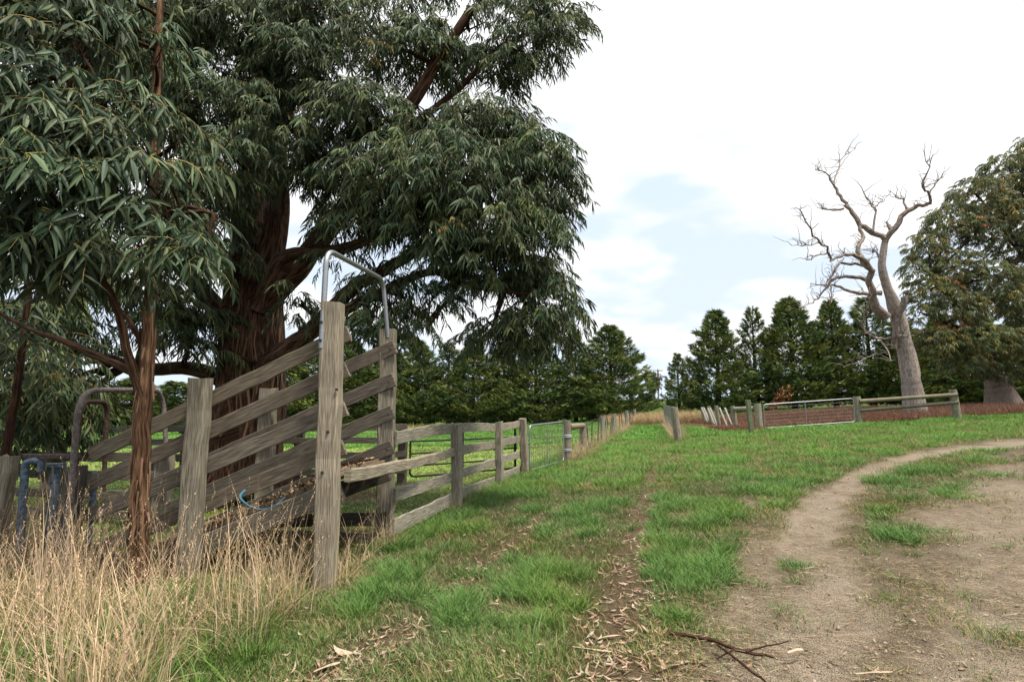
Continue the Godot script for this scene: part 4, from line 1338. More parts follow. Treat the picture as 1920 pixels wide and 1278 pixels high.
const BG_BLOBS := [
	[0.208, 5.519, 7.9, 0.604, 0.524, 0.564, 1.0],
	[0.515, 5.126, 8.2, 0.46, 0.502, 0.481, 1.0],
	[-0.276, 4.41, 7.6, 0.659, 0.581, 0.62, 1.0],
	[0.331, 4.26, 8.0, 0.449, 0.449, 0.449, 1.0],
	[-0.777, 4.981, 7.4, 0.604, 0.566, 0.585, 1.0],
	[-0.261, 6.129, 8.2, 0.502, 0.376, 0.439, 1.0],
	[-0.747, 6.038, 7.8, 0.477, 0.398, 0.438, 1.0],
	[-0.252, 3.762, 8.2, 0.585, 0.418, 0.502, 1.0],
	[0.34, 3.701, 8.3, 0.423, 0.339, 0.381, 1.0],
	[0.213, 2.943, 8.4, 0.685, 0.326, 0.506, 0.9],
	[0.66, 3.227, 8.1, 0.314, 0.372, 0.343, 0.9],
	[-0.339, 2.685, 8.4, 0.386, 0.326, 0.356, 0.75],
	[0.428, 2.612, 8.5, 0.39, 0.217, 0.303, 0.8],
	[-0.723, 3.901, 7.8, 0.477, 0.398, 0.438, 1.0],
	[-1.26, 4.246, 7.6, 0.543, 0.465, 0.504, 1.0],
	[-1.301, 4.854, 7.3, 0.521, 0.484, 0.503, 1.0],
	[-1.292, 5.837, 7.6, 0.504, 0.465, 0.484, 1.0],
	[-1.87, 5.145, 7.4, 0.491, 0.453, 0.472, 1.0],
	[-1.788, 4.654, 7.8, 0.477, 0.438, 0.457, 1.0],
	[-2.105, 6.009, 7.6, 0.504, 0.465, 0.484, 1.0],
	[0.446, 7.786, 8.2, 0.627, 0.418, 0.523, 0.8],
	[-0.173, 7.258, 8.0, 0.49, 0.367, 0.428, 0.7],
	[0.906, 8.158, 8.3, 0.381, 0.296, 0.339, 0.8],
	[-0.696, 7.634, 8.0, 0.571, 0.449, 0.51, 0.7],
	[0.0, 8.356, 8.3, 0.677, 0.381, 0.529, 0.8],
	[0.221, 7.305, 8.2, 0.293, 0.209, 0.251, 0.6],
	[-1.473, 7.351, 8.0, 0.612, 0.53, 0.571, 0.8],
	[-2.233, 7.558, 7.9, 0.645, 0.564, 0.604, 0.9],
	[-2.937, 7.164, 8.0, 0.571, 0.53, 0.551, 0.9],
	[-3.223, 8.078, 8.2, 0.585, 0.46, 0.523, 1.0],
	[-3.675, 6.792, 8.6, 0.526, 0.526, 0.526, 0.7],
	[-2.659, 6.126, 7.8, 0.438, 0.477, 0.457, 1.0],
	[-2.86, 5.347, 8.0, 0.49, 0.449, 0.469, 1.0],
	[-3.496, 5.582, 8.3, 0.381, 0.466, 0.423, 0.6],
	[-2.494, 4.561, 8.0, 0.449, 0.367, 0.408, 0.8],
	[-3.155, 4.68, 8.2, 0.293, 0.293, 0.293, 0.5],
	[-2.128, 3.54, 8.0, 0.408, 0.286, 0.347, 0.5],
	[-1.629, 3.206, 8.0, 0.408, 0.326, 0.367, 0.6],
	[-2.13, 2.763, 7.8, 0.358, 0.302, 0.33, 0.8],
	[-1.74, 2.923, 7.8, 0.358, 0.302, 0.33, 0.7],
	[-1.237, 3.227, 8.1, 0.413, 0.33, 0.372, 0.6],
	[-1.293, 2.713, 8.0, 0.286, 0.204, 0.245, 0.35],
	[-3.335, 3.163, 8.2, 0.217, 0.335, 0.276, 0.5],
	[-2.666, 3.906, 8.1, 0.248, 0.207, 0.227, 0.35],
	[-3.831, 6.443, 7.6, 0.426, 0.465, 0.446, 1.0],
	[-4.24, 7.482, 7.8, 0.477, 0.438, 0.457, 1.0],
	[-3.325, 6.916, 7.4, 0.377, 0.415, 0.396, 1.0],
	[-4.051, 5.145, 7.4, 0.377, 0.453, 0.415, 1.0],
	[-3.413, 5.668, 7.3, 0.298, 0.298, 0.298, 0.8],
	[-4.604, 6.315, 7.4, 0.453, 0.453, 0.453, 1.0],
	[-5.195, 7.368, 7.2, 0.514, 0.367, 0.441, 1.0],
	[-4.492, 7.782, 7.6, 0.543, 0.31, 0.426, 1.0],
	[-3.33, 7.946, 7.8, 0.477, 0.318, 0.398, 1.0],
	[-4.38, 4.809, 7.2, 0.33, 0.33, 0.33, 1.0],
	[-4.691, 4.14, 7.3, 0.372, 0.372, 0.372, 1.0],
	[-5.041, 2.575, 8.2, 0.293, 0.234, 0.263, 0.5],
	[-4.72, 2.503, 8.3, 0.237, 0.212, 0.224, 0.4],
	[-5.082, 3.165, 7.8, 0.358, 0.318, 0.338, 0.8],
	[-5.372, 2.843, 7.8, 0.358, 0.239, 0.298, 0.5],
	[-5.819, 2.072, 7.0, 0.357, 0.214, 0.286, 0.7],
	[-6.104, 2.241, 6.6, 0.404, 0.236, 0.32, 0.9],
	[-6.36, 1.296, 7.4, 0.377, 0.264, 0.321, 0.7],
	[-6.748, 0.866, 7.4, 0.34, 0.226, 0.283, 0.5],
	[-4.816, 7.385, 8.6, 0.658, 0.658, 0.658, 0.9],
	[-5.209, 6.401, 8.6, 0.526, 0.57, 0.548, 0.8],
	[-4.275, 6.268, 8.2, 0.335, 0.46, 0.397, 0.6],
	[-5.548, 7.641, 8.4, 0.643, 0.6, 0.621, 1.0],
	[-6.152, 7.786, 8.2, 0.669, 0.585, 0.627, 1.0],
	[-5.641, 6.426, 8.0, 0.571, 0.571, 0.571, 0.9],
	[-6.221, 6.707, 7.6, 0.62, 0.581, 0.601, 1.0],
	[-6.636, 6.856, 7.2, 0.588, 0.551, 0.569, 1.0],
	[-6.889, 5.896, 7.0, 0.571, 0.571, 0.571, 1.0],
	[-4.843, 4.853, 8.3, 0.381, 0.466, 0.423, 0.8],
	[-5.151, 4.022, 8.2, 0.46, 0.46, 0.46, 0.9],
	[-4.47, 3.935, 8.2, 0.293, 0.376, 0.335, 0.8],
	[-5.812, 3.54, 8.0, 0.53, 0.408, 0.469, 0.8],
	[-6.267, 3.124, 7.6, 0.543, 0.388, 0.465, 0.8],
	[-6.563, 2.744, 7.2, 0.551, 0.367, 0.459, 0.9],
	[-5.488, 2.976, 8.6, 0.439, 0.395, 0.417, 0.5],
	[-4.771, 3.029, 8.4, 0.257, 0.3, 0.278, 0.5],
	[-5.972, 5.08, 7.8, 0.636, 0.557, 0.597, 1.0],
	[-6.46, 4.335, 7.4, 0.604, 0.528, 0.566, 1.0],
	[-6.722, 3.809, 7.0, 0.5, 0.5, 0.5, 1.0],
	[-6.216, 1.862, 7.0, 0.536, 0.321, 0.428, 0.9],
	[-6.415, 1.381, 6.9, 0.387, 0.282, 0.334, 0.8],
	[-6.08, 1.514, 7.3, 0.335, 0.223, 0.279, 0.6],
	[-6.12, 2.469, 8.0, 0.367, 0.204, 0.286, 0.3],
	[-4.493, 9.835, 8.8, 1.346, 0.808, 1.077, 0.7],
	[-1.955, 9.355, 8.4, 1.114, 0.685, 0.9, 0.7],
	[-6.453, 9.169, 8.2, 1.255, 0.753, 1.004, 0.7],
	[0.0, 9.252, 8.4, 0.857, 0.514, 0.685, 0.6],
	[-7.443, 8.245, 7.4, 0.906, 0.679, 0.793, 0.7]
]

func make_big_gum() -> void:
	var foot: Vector3 = W(BG_LIMBS[0][0])
	var o := thing("large_gum_tree", "large spreading gum with stringy red brown trunk behind loading ramp", "tree", Vector3(foot.x, 0.0, foot.z))
	var reds := [lin(0.21, 0.13, 0.092), lin(0.26, 0.175, 0.13), lin(0.23, 0.155, 0.115)]
	var anchors := []
	for k in BG_LIMBS.size():
		var l: Array = BG_LIMBS[k]
		var P := []; var Q := []
		for p in l:
			P.append(W(p)); Q.append(p[3])
		var mb := MB.new()
		var thick: bool = l[0][3] > 0.2
		var line := limb(mb, P, Q, 22 if thick else 10, reds[k % 3], 5, 0.0 if thick else 0.015, 0.18, 0.14 if thick else 0.06)
		if k > 0:
			anchors += line
		part("trunk" if k == 0 else "limb", mb, M.bark, o)
	# ribbons of shed bark hanging on the trunk
	for k in 34:
		var a := R(-0.5, PI + 0.5)
		var y := R(1.2, 4.6)
		var c := foot + Vector3(0.02, 0, 0)
		var rad := lerpf(0.60, 0.44, y / 4.6)
		var dr := Vector3(cos(a), 0, sin(a))
		var mb := MB.new()
		var L := R(0.4, 1.6)
		var w := R(0.012, 0.04)
		var sd := Vector3(-dr.z, 0, dr.x)
		var prev := -1
		var col := vary(lin(0.24, 0.14, 0.09), 0.3)
		var ph := R(0, 6)
		for q in 8:
			var t := q / 7.0
			var p := c + dr * (rad + 0.02 + 0.10 * t * t * R(0.6, 1.2)) + Vector3(0, y - L * t, 0) + sd * 0.04 * sin(t * 5.0 + ph)
			var s := (sd + dr * 0.6 * sin(t * 4.0 + ph)).normalized()
			var i0 := mb.add(p - s * w * 0.5, dr, Vector2(0, t), col)
			mb.add(p + s * w * 0.5, dr, Vector2(1, t), col)
			if prev >= 0:
				mb.tri(prev, prev + 1, i0 + 1); mb.tri(prev, i0 + 1, i0)
			prev = i0
		part("bark_ribbon", mb, M.litter, o)
	var bm := MB.new()
	boughs(bm, anchors, BG_BLOBS, 0.05, lin(0.13, 0.09, 0.065), 6)
	part("boughs", bm, M.bark, o)
	var cr := Node3D.new(); cr.name = "crown"; o.add_child(cr); cr.position = -o.position
	var greens := [lin(0.055, 0.085, 0.042), lin(0.068, 0.102, 0.050), lin(0.046, 0.072, 0.038), lin(0.095, 0.118, 0.055)]
	var sp := []
	for k in 4:
		sp.append(sprig(24, 0.50, 0.145, 0.022, 0.75, greens, lin(0.16, 0.12, 0.06)))
	var bufs := [PackedFloat32Array(), PackedFloat32Array(), PackedFloat32Array(), PackedFloat32Array()]
	fill(BG_BLOBS, 120.0, bufs, 1.0, [Color(1, 1, 1), Color(1.1, 1.05, 0.95), Color(0.9, 0.95, 1.0), Color(1.25, 1.2, 0.95)], -0.24, 12.0, 0.2)
	for k in 4:
		scatter("foliage", sp[k], M.leaf, bufs[k], cr)
	var rb := [PackedFloat32Array()]
	for s in BG_BROWN:
		fill([s], 90.0, rb, 0.5, [Color(2.6, 1.5, 1.1), Color(2.1, 1.4, 1.0)], -1.0, 3.0)
	scatter("browned_foliage", sp[0], M.leaf, rb[0], cr)
	# the leaves one can pick out along the near side of the crown
	near_leaves(cr, BG_NEAR, 290, 0.15, 0.022, greens)

const BG_BROWN := [
	[-2.03, 6.856, 7.2, 0.103, 0.184, 0.143, 1.0],
	[-0.811, 3.963, 6.8, 0.083, 0.173, 0.128, 1.0],
	[-2.921, 5.976, 7.4, 0.121, 0.091, 0.106, 1.0],
	[0.117, 3.841, 7.6, 0.078, 0.155, 0.116, 1.0],
	[-5.363, 2.019, 6.3, 0.09, 0.103, 0.096, 1.0],
	[-4.086, 4.22, 6.2, 0.063, 0.063, 0.063, 1.0]
]
const BG_NEAR := [
	[-0.276, 4.41, 7.6, 0.659, 0.581, 0.62, 1.0],
	[-0.777, 4.981, 7.4, 0.604, 0.566, 0.585, 1.0],
	[-1.301, 4.854, 7.3, 0.521, 0.484, 0.503, 1.0],
	[-1.87, 5.145, 7.4, 0.491, 0.453, 0.472, 1.0],
	[0.208, 5.519, 7.9, 0.604, 0.524, 0.564, 1.0],
	[-2.028, 2.827, 7.7, 0.471, 0.353, 0.412, 1.0],
	[0.21, 2.926, 8.3, 0.677, 0.322, 0.499, 1.0],
	[-2.659, 6.126, 7.8, 0.438, 0.477, 0.457, 1.0]
]

func near_leaves(cr: Node3D, spots: Array, count: int, L: float, w: float, greens: Array) -> void:
	var kinds := []
	for k in 8:
		var mb := MB.new()
		leaf(mb, Vector3.ZERO, Vector3(R(0.4, 0.8), R(-0.3, 0.3), 0).normalized() * 0.8, Vector3(R(0, 0.25), -R(0.4, 0.8), R(-0.15, 0.15)), Vector3(R(-0.4, 0.4), -1.0, R(-0.5, 0.5)).normalized(), L * R(0.85, 1.25), w * R(0.85, 1.2), vary(greens[k % greens.size()], 0.15), true)
		kinds.append(mb.mesh())
	for k in count:
		var s: Array = spots[k % spots.size()]
		var o := mi("leaf", kinds[rng.randi() % 8], M.leaf, cr)
		var p := Vector3(R(-1, 1), R(-1, 1), R(-1, 1)).normalized() * R(0.7, 1.02)
		p.z = absf(p.z)
		o.position = Vector3(s[0] + p.x * s[3], s[1] + p.y * s[4], -s[2] + p.z * s[5])
		o.rotation = Vector3(R(-0.4, 0.4), R(0, TAU), R(-0.5, 0.3))

# ---------------------------------------------------------------- saplings
const SAP_LIMBS := [
	[[-3.283, 0.065, 4.9, 0.1], [-3.297, 0.449, 4.9, 0.08], [-3.337, 0.91, 4.9, 0.074], [-3.368, 1.478, 4.9, 0.068], [-3.409, 2.371, 4.95, 0.058], [-3.492, 3.432, 5, 0.048], [-3.599, 4.57, 5.05, 0.045], [-3.69, 5.793, 5.1, 0.03], [-3.71, 6.732, 5.1, 0.015]],
	[[-3.378, 1.646, 4.88, 0.045], [-3.503, 2.101, 4.8, 0.04], [-3.532, 2.426, 4.7, 0.035], [-3.601, 2.764, 4.5, 0.03], [-3.655, 3.076, 4.3, 0.02]],
	[[-3.424, 1.845, 4.95, 0.045], [-3.889, 2.007, 5.1, 0.038], [-4.487, 2.212, 5.3, 0.03], [-5.119, 2.406, 5.5, 0.02], [-5.701, 2.71, 5.6, 0.012]],
	[[-3.409, 2.068, 4.95, 0.03], [-3.646, 2.379, 5.0, 0.025], [-3.946, 2.606, 5.1, 0.015]],
	[[-3.489, 3.27, 5.0, 0.035], [-3.032, 3.37, 4.7, 0.025], [-2.561, 3.206, 4.4, 0.012]],
	[[-3.551, 4.258, 5.0, 0.03], [-3.637, 4.354, 4.6, 0.022], [-3.744, 4.303, 4.2, 0.012]]
]
const SAP_BLOBS := [
	[-3.317, 3.131, 4.2, 0.321, 0.163, 0.242, 1.0],
	[-3.655, 3.406, 4.1, 0.314, 0.188, 0.251, 1.0],
	[-2.944, 3.135, 4.4, 0.247, 0.18, 0.213, 1.0],
	[-2.613, 2.846, 4.3, 0.154, 0.167, 0.16, 1.0],
	[-3.377, 3.632, 4.6, 0.305, 0.211, 0.258, 1.0],
	[-3.79, 3.951, 4.3, 0.329, 0.219, 0.274, 1.0],
	[-3.588, 4.354, 4.6, 0.305, 0.225, 0.265, 1.0],
	[-4.1, 4.254, 4.2, 0.278, 0.236, 0.257, 1.0],
	[-3.907, 4.741, 4.4, 0.337, 0.215, 0.276, 1.0],
	[-3.927, 3.582, 4.0, 0.245, 0.204, 0.224, 1.0],
	[-3.918, 3.04, 4.2, 0.3, 0.163, 0.231, 1.0],
	[-3.623, 2.853, 4.4, 0.381, 0.135, 0.258, 1.0],
	[-3.267, 2.912, 4.6, 0.258, 0.141, 0.199, 1.0],
	[-4.147, 2.691, 4.4, 0.269, 0.144, 0.206, 0.8],
	[-3.127, 3.736, 4.5, 0.229, 0.184, 0.207, 0.9],
	[-3.26, 4.19, 4.5, 0.229, 0.184, 0.207, 0.9],
	[-3.161, 3.356, 4.6, 0.211, 0.141, 0.176, 0.8],
	[-3.396, 4.794, 4.7, 0.24, 0.192, 0.216, 0.8],
	[-4.274, 5.267, 4.6, 0.375, 0.188, 0.282, 1.0],
	[-3.86, 5.352, 5.0, 0.281, 0.23, 0.255, 0.8],
	[-3.197, 4.042, 4.8, 0.196, 0.22, 0.208, 0.6],
	[-4.422, 3.59, 4.2, 0.257, 0.685, 0.471, 0.8],
	[-4.576, 5.712, 4.6, 0.657, 0.235, 0.446, 0.6]
]
const SAP_NEAR := [
	[-3.278, 3.112, 4.15, 0.339, 0.178, 0.258, 1.0],
	[-3.61, 3.383, 4.05, 0.33, 0.207, 0.269, 1.0],
	[-2.91, 3.117, 4.35, 0.266, 0.195, 0.231, 1.0],
	[-2.582, 2.831, 4.25, 0.165, 0.173, 0.169, 1.0],
	[-3.746, 3.923, 4.25, 0.347, 0.238, 0.293, 1.0],
	[-4.006, 4.222, 4.15, 0.296, 0.254, 0.275, 1.0]
]

func make_sapling() -> void:
	var foot: Vector3 = W(SAP_LIMBS[0][0])
	var o := thing("young_gum_tree", "young gum with orange brown stem and broad sickle leaves before ramp", "tree", Vector3(foot.x, 0, foot.z))
	var anchors := []
	for k in SAP_LIMBS.size():
		var l: Array = SAP_LIMBS[k]
		var P := []; var Q := []
		for p in l:
			P.append(W(p)); Q.append(p[3])
		var mb := MB.new()
		var line := limb(mb, P, Q, 14 if k == 0 else 8, lin(0.38, 0.245, 0.16) if k == 0 else lin(0.20, 0.13, 0.09), 6, 0.006, 0.25, 0.06)
		anchors += line
		part("trunk" if k == 0 else "limb", mb, M.bark, o)
	# flakes of bark lifting off the stem
	for k in 26:
		var t := R(0.2, 2.4)
		var a := R(0, PI)
		var dr := Vector3(cos(a), 0, sin(a))
		var mb := MB.new()
		var c := foot + Vector3(-0.04 * t, t - foot.y, 0)
		var h := R(0.08, 0.28); var w := R(0.004, 0.012)
		var sd := Vector3(-dr.z, 0, dr.x)
		var rr := 0.098 - 0.008 * t
		var col := vary(lin(0.24, 0.145, 0.09), 0.35)
		var p := [c + dr * rr - sd * w, c + dr * rr + sd * w, c + dr * (rr + R(0.01, 0.03)) + sd * w * 0.5 - Vector3(0, h, 0), c + dr * (rr + R(0.01, 0.03)) - sd * w * 0.7 - Vector3(0, h * 0.8, 0)]
		mb.quad(p[0], p[1], p[2], p[3], dr, col, Vector2(0, 0), Vector2(0.1, 0), Vector2(0.1, 0.2), Vector2(0, 0.2))
		part("bark_flake", mb, M.litter, o)
	var bm := MB.new()
	boughs(bm, anchors, SAP_BLOBS, 0.022, lin(0.17, 0.11, 0.065), 7)
	part("boughs", bm, M.bark, o)
	var cr := Node3D.new(); cr.name = "crown"; o.add_child(cr); cr.position = -o.position
	var greens := [lin(0.045, 0.070, 0.040), lin(0.056, 0.084, 0.047), lin(0.037, 0.058, 0.036), lin(0.075, 0.105, 0.06)]
	var sp := []
	for k in 4:
		sp.append(sprig(14, 0.40, 0.165, 0.030, 0.6, greens, lin(0.26, 0.21, 0.07), true, 0.2))
	var bufs := [PackedFloat32Array(), PackedFloat32Array(), PackedFloat32Array(), PackedFloat32Array()]
	fill(SAP_BLOBS, 185.0, bufs, 1.0, [Color(1, 1, 1), Color(1.15, 1.05, 0.9), Color(0.85, 0.88, 0.88), Color(1.2, 1.2, 1.05)], -0.28, 5.0, 0.2)
	for k in 4:
		scatter("foliage", sp[k], M.leaf, bufs[k], cr)
	near_leaves(cr, SAP_NEAR, 295, 0.19, 0.033, greens)
	# a thin dark sapling at the left edge
	var t2 := thing("thin_sapling", "thin dark sapling stem at the left edge behind blue gate", "tree", W([-5.6, 0.0, 6.0]))
	var mb2 := MB.new()
	limb(mb2, [W([-5.62, -0.1, 6.0]), W([-5.6, 0.9, 6.0]), W([-5.55, 1.9, 6.0]), W([-5.6, 3.0, 6.05])], [0.05, 0.045, 0.04, 0.03], 8, lin(0.12, 0.07, 0.05), 5, 0.005)
	part("trunk", mb2, M.bark, t2)
	var c2 := Node3D.new(); c2.name = "crown"; t2.add_child(c2); c2.position = -t2.position
	var b2 := [PackedFloat32Array()]
	fill([[-5.7, 2.3, 6.2, 0.9, 0.6, 0.6, 0.8]], 34.0, b2, 0.9, [Color(0.9, 0.9, 0.9)], -0.4, 5.0)
	scatter("foliage", sp[1], M.leaf, b2[0], c2)

# ---------------------------------------------------------------- loading ramp
func make_ramp() -> void:
	var o := thing("loading_ramp", "weathered timber stock loading ramp with sloping side boards and pipe hoops", "loading ramp", W([-1.68, 0, 4.98]))
	var BACK := Vector3(0, 0, 1)
	var pale := lin(0.44, 0.365, 0.29)
	var grey := lin(0.33, 0.285, 0.23)
	var board := lin(0.245, 0.205, 0.165)
	timber_part("post", o, M.wood, W([-1.66, -0.35, 4.98]), W([-1.70, 2.54, 4.98]), 0.185, 0.185, BACK, pale, 0.012)
	timber_part("post", o, M.wood, W([-3.03, -0.35, 5.2]), W([-3.03, 1.84, 5.2]), 0.185, 0.15, BACK, grey, 0.012)
	timber_part("post", o, M.wood, W([-4.36, -0.35, 5.42]), W([-4.34, 0.98, 5.42]), 0.15, 0.15, BACK, lin(0.16, 0.14, 0.13), 0.012)
	timber_part("post", o, M.wood, W([-1.53, -0.35, 6.66]), W([-1.55, 2.53, 6.62]), 0.20, 0.16, BACK, grey, 0.012)
	timber_part("post", o, M.wood, W([-3.14, -0.35, 6.95]), W([-3.16, 1.80, 6.95]), 0.20, 0.15, BACK, grey, 0.012)
	timber_part("post", o, M.wood, W([-4.60, -0.35, 7.2]), W([-4.60, 1.0, 7.2]), 0.20, 0.15, BACK, grey, 0.012)
	var near := [[2.165, 1.10], [1.815, 0.80], [1.45, 0.49], [1.09, 0.12]]
	for k in 4:
		var b := timber_part("side_board", o, M.wood, W([-1.57, near[k][0] + 0.10, 5.07]), W([-4.27, near[k][1] - 0.02, 5.50]), 0.15, 0.035, BACK, vary(board, 0.15), 0.007, R(-0.015, 0.015))
		b.position.z += R(-0.004, 0.004)
	var farb := [2.29, 1.89, 1.50, 1.08]
	for k in 4:
		timber_part("side_board", o, M.wood, W([-1.44, farb[k] + 0.01, 6.525]), W([-4.62, farb[k] - 0.415 * 3.18, 7.09]), 0.17, 0.035, BACK, vary(lin(0.21, 0.175, 0.145), 0.15), 0.007, R(-0.015, 0.015))
		bolt(o, W([-1.50, farb[k] - 0.02, 6.505]), BACK)
	# the floor: two bearers and cross planks with cleats
	timber_part("bearer", o, M.wood, W([-1.60, 0.80, 5.12]), W([-4.3, -0.30, 5.56]), 0.20, 0.06, BACK, board, 0.008)
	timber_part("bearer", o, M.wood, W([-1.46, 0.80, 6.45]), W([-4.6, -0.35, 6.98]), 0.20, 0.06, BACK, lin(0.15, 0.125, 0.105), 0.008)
	for k in 15:
		var f := (k + 0.5) / 15.0
		var a := W([-1.62, 0.93, 5.17]).lerp(W([-4.3, -0.17, 5.6]), f)
		var b := W([-1.48, 0.93, 6.42]).lerp(W([-4.6, -0.2, 6.95]), f)
		timber_part("floor_plank", o, M.wood, a + Vector3(0, R(-0.008, 0.008), 0), b, 0.175, 0.045, Vector3(-0.38, 0.92, 0), vary(lin(0.23, 0.17, 0.12), 0.25), 0.01)
		if k % 2 == 0:
			timber_part("cleat", o, M.wood, a + Vector3(0, 0.047, -0.06), b + Vector3(0, 0.047, 0.06), 0.05, 0.035, Vector3(-0.38, 0.92, 0), vary(lin(0.25, 0.18, 0.12), 0.2), 0.01)
	# low rails under the ramp
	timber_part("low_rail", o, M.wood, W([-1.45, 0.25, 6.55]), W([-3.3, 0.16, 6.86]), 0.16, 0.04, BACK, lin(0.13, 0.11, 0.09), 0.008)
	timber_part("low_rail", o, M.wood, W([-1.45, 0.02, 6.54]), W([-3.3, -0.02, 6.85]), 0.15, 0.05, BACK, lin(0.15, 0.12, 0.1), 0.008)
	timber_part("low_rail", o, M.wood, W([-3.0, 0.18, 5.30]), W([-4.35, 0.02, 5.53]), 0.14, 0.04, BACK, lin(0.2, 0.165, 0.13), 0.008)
	# hoops of galvanised pipe
	var h1 := tube_part("hoop", o, M.pipe, bent([W([-1.765, 2.1, 4.90]), W([-1.765, 3.05, 4.93]), W([-1.60, 3.13, 6.46]), W([-1.54, 2.42, 6.56])], 0.16), 0.026, 12, lin(0.62, 0.64, 0.65))
	h1.set_meta("label", "grey galvanised pipe hoop joining the two tall posts")
	for y in [2.17, 2.34]:
		bolt(o, W([-1.765, y, 4.873]), BACK, 0.015)
	bolt(o, W([-1.665, 1.34, 4.885]), BACK); bolt(o, W([-1.70, 0.98, 4.885]), BACK); bolt(o, W([-1.60, 1.72, 4.885]), BACK)
	var h2 := tube_part("hoop", o, M.rusty, bent([W([-4.25, -0.1, 5.31]), W([-4.33, 1.73, 5.35]), W([-4.62, 1.79, 7.08]), W([-4.5, 0.9, 7.08])], 0.3), 0.028, 12, lin(0.24, 0.25, 0.26), 0.1)
	h2.set_meta("label", "dull grey pipe hoop over the low end")
	tube_part("hoop", o, M.rusty, bent([W([-4.52, 0.5, 5.62]), W([-4.52, 1.62, 5.62]), W([-4.75, 1.62, 6.3]), W([-4.7, 0.6, 6.3])], 0.2), 0.025, 10, lin(0.10, 0.075, 0.065), 0.1)
	# the blue rope caught on the floor
	var rp := thing("blue_rope", "loop of blue baling rope hanging over the ramp floor edge", "rope", W([-2.45, 0.62, 5.09]))
	var rb := MB.new()
	var c := curve([W([-2.52, 0.78, 5.16]), W([-2.51, 0.735, 5.06]), W([-2.42, 0.66, 5.055]), W([-2.30, 0.63, 5.055]), W([-2.18, 0.665, 5.06]), W([-2.14, 0.72, 5.16])], [0.014, 0.012, 0.007, 0.006, 0.005, 0.005], 5)
	tube(rb, c[0], c[1], 6, lin(0.045, 0.13, 0.2), 0.1)
	part("strand", rb, M.plain, rp)
	# bark and leaf rubbish heaped at the top of the floor
	var hp := thing("bark_debris", "heap of dark bark and twigs at top of ramp floor", "bark debris", W([-1.75, 0.95, 5.9]))
	for k in 22:
		var mb := MB.new()
		var p := W([R(-2.1, -1.6), 0.95, R(5.6, 6.3)])
		p.y = 0.93 + (p.x + 1.62) * 0.41 + R(0.03, 0.09)
		var a := R(0, TAU)
		var L := R(0.06, 0.2)
		var v := Vector3(cos(a), R(-0.2, 0.4), sin(a)) * L
		limb(mb, [p - v, p + Vector3(0, 0.015, 0), p + v], [0.006, 0.012, 0.004], 5, vary(lin(0.10, 0.07, 0.055), 0.4), 2, 0.006)
		part("bark_piece", mb, M.bark, hp)
	var rub := PackedFloat32Array()
	for k in 700:
		var f := R(0.0, 0.8)
		var a := W([-1.62, 0.93, 5.2]).lerp(W([-4.3, -0.17, 5.6]), f)
		a.z -= R(0.0, 1.2)
		put(rub, Basis.from_euler(Vector3(R(-0.5, 0.5), R(0, TAU), R(-0.5, 0.5) - 0.4)), a + Vector3(0, 0.045, 0), vary(lin(0.22, 0.15, 0.09), 0.5))
	tag(scatter("ramp_litter", fallen_leaf(0.11, 0.02, 0.7, Color(1, 1, 1)).mesh(), M.litter, rub, self), "brown leaf and bark litter lying on the ramp floor", "leaf litter")

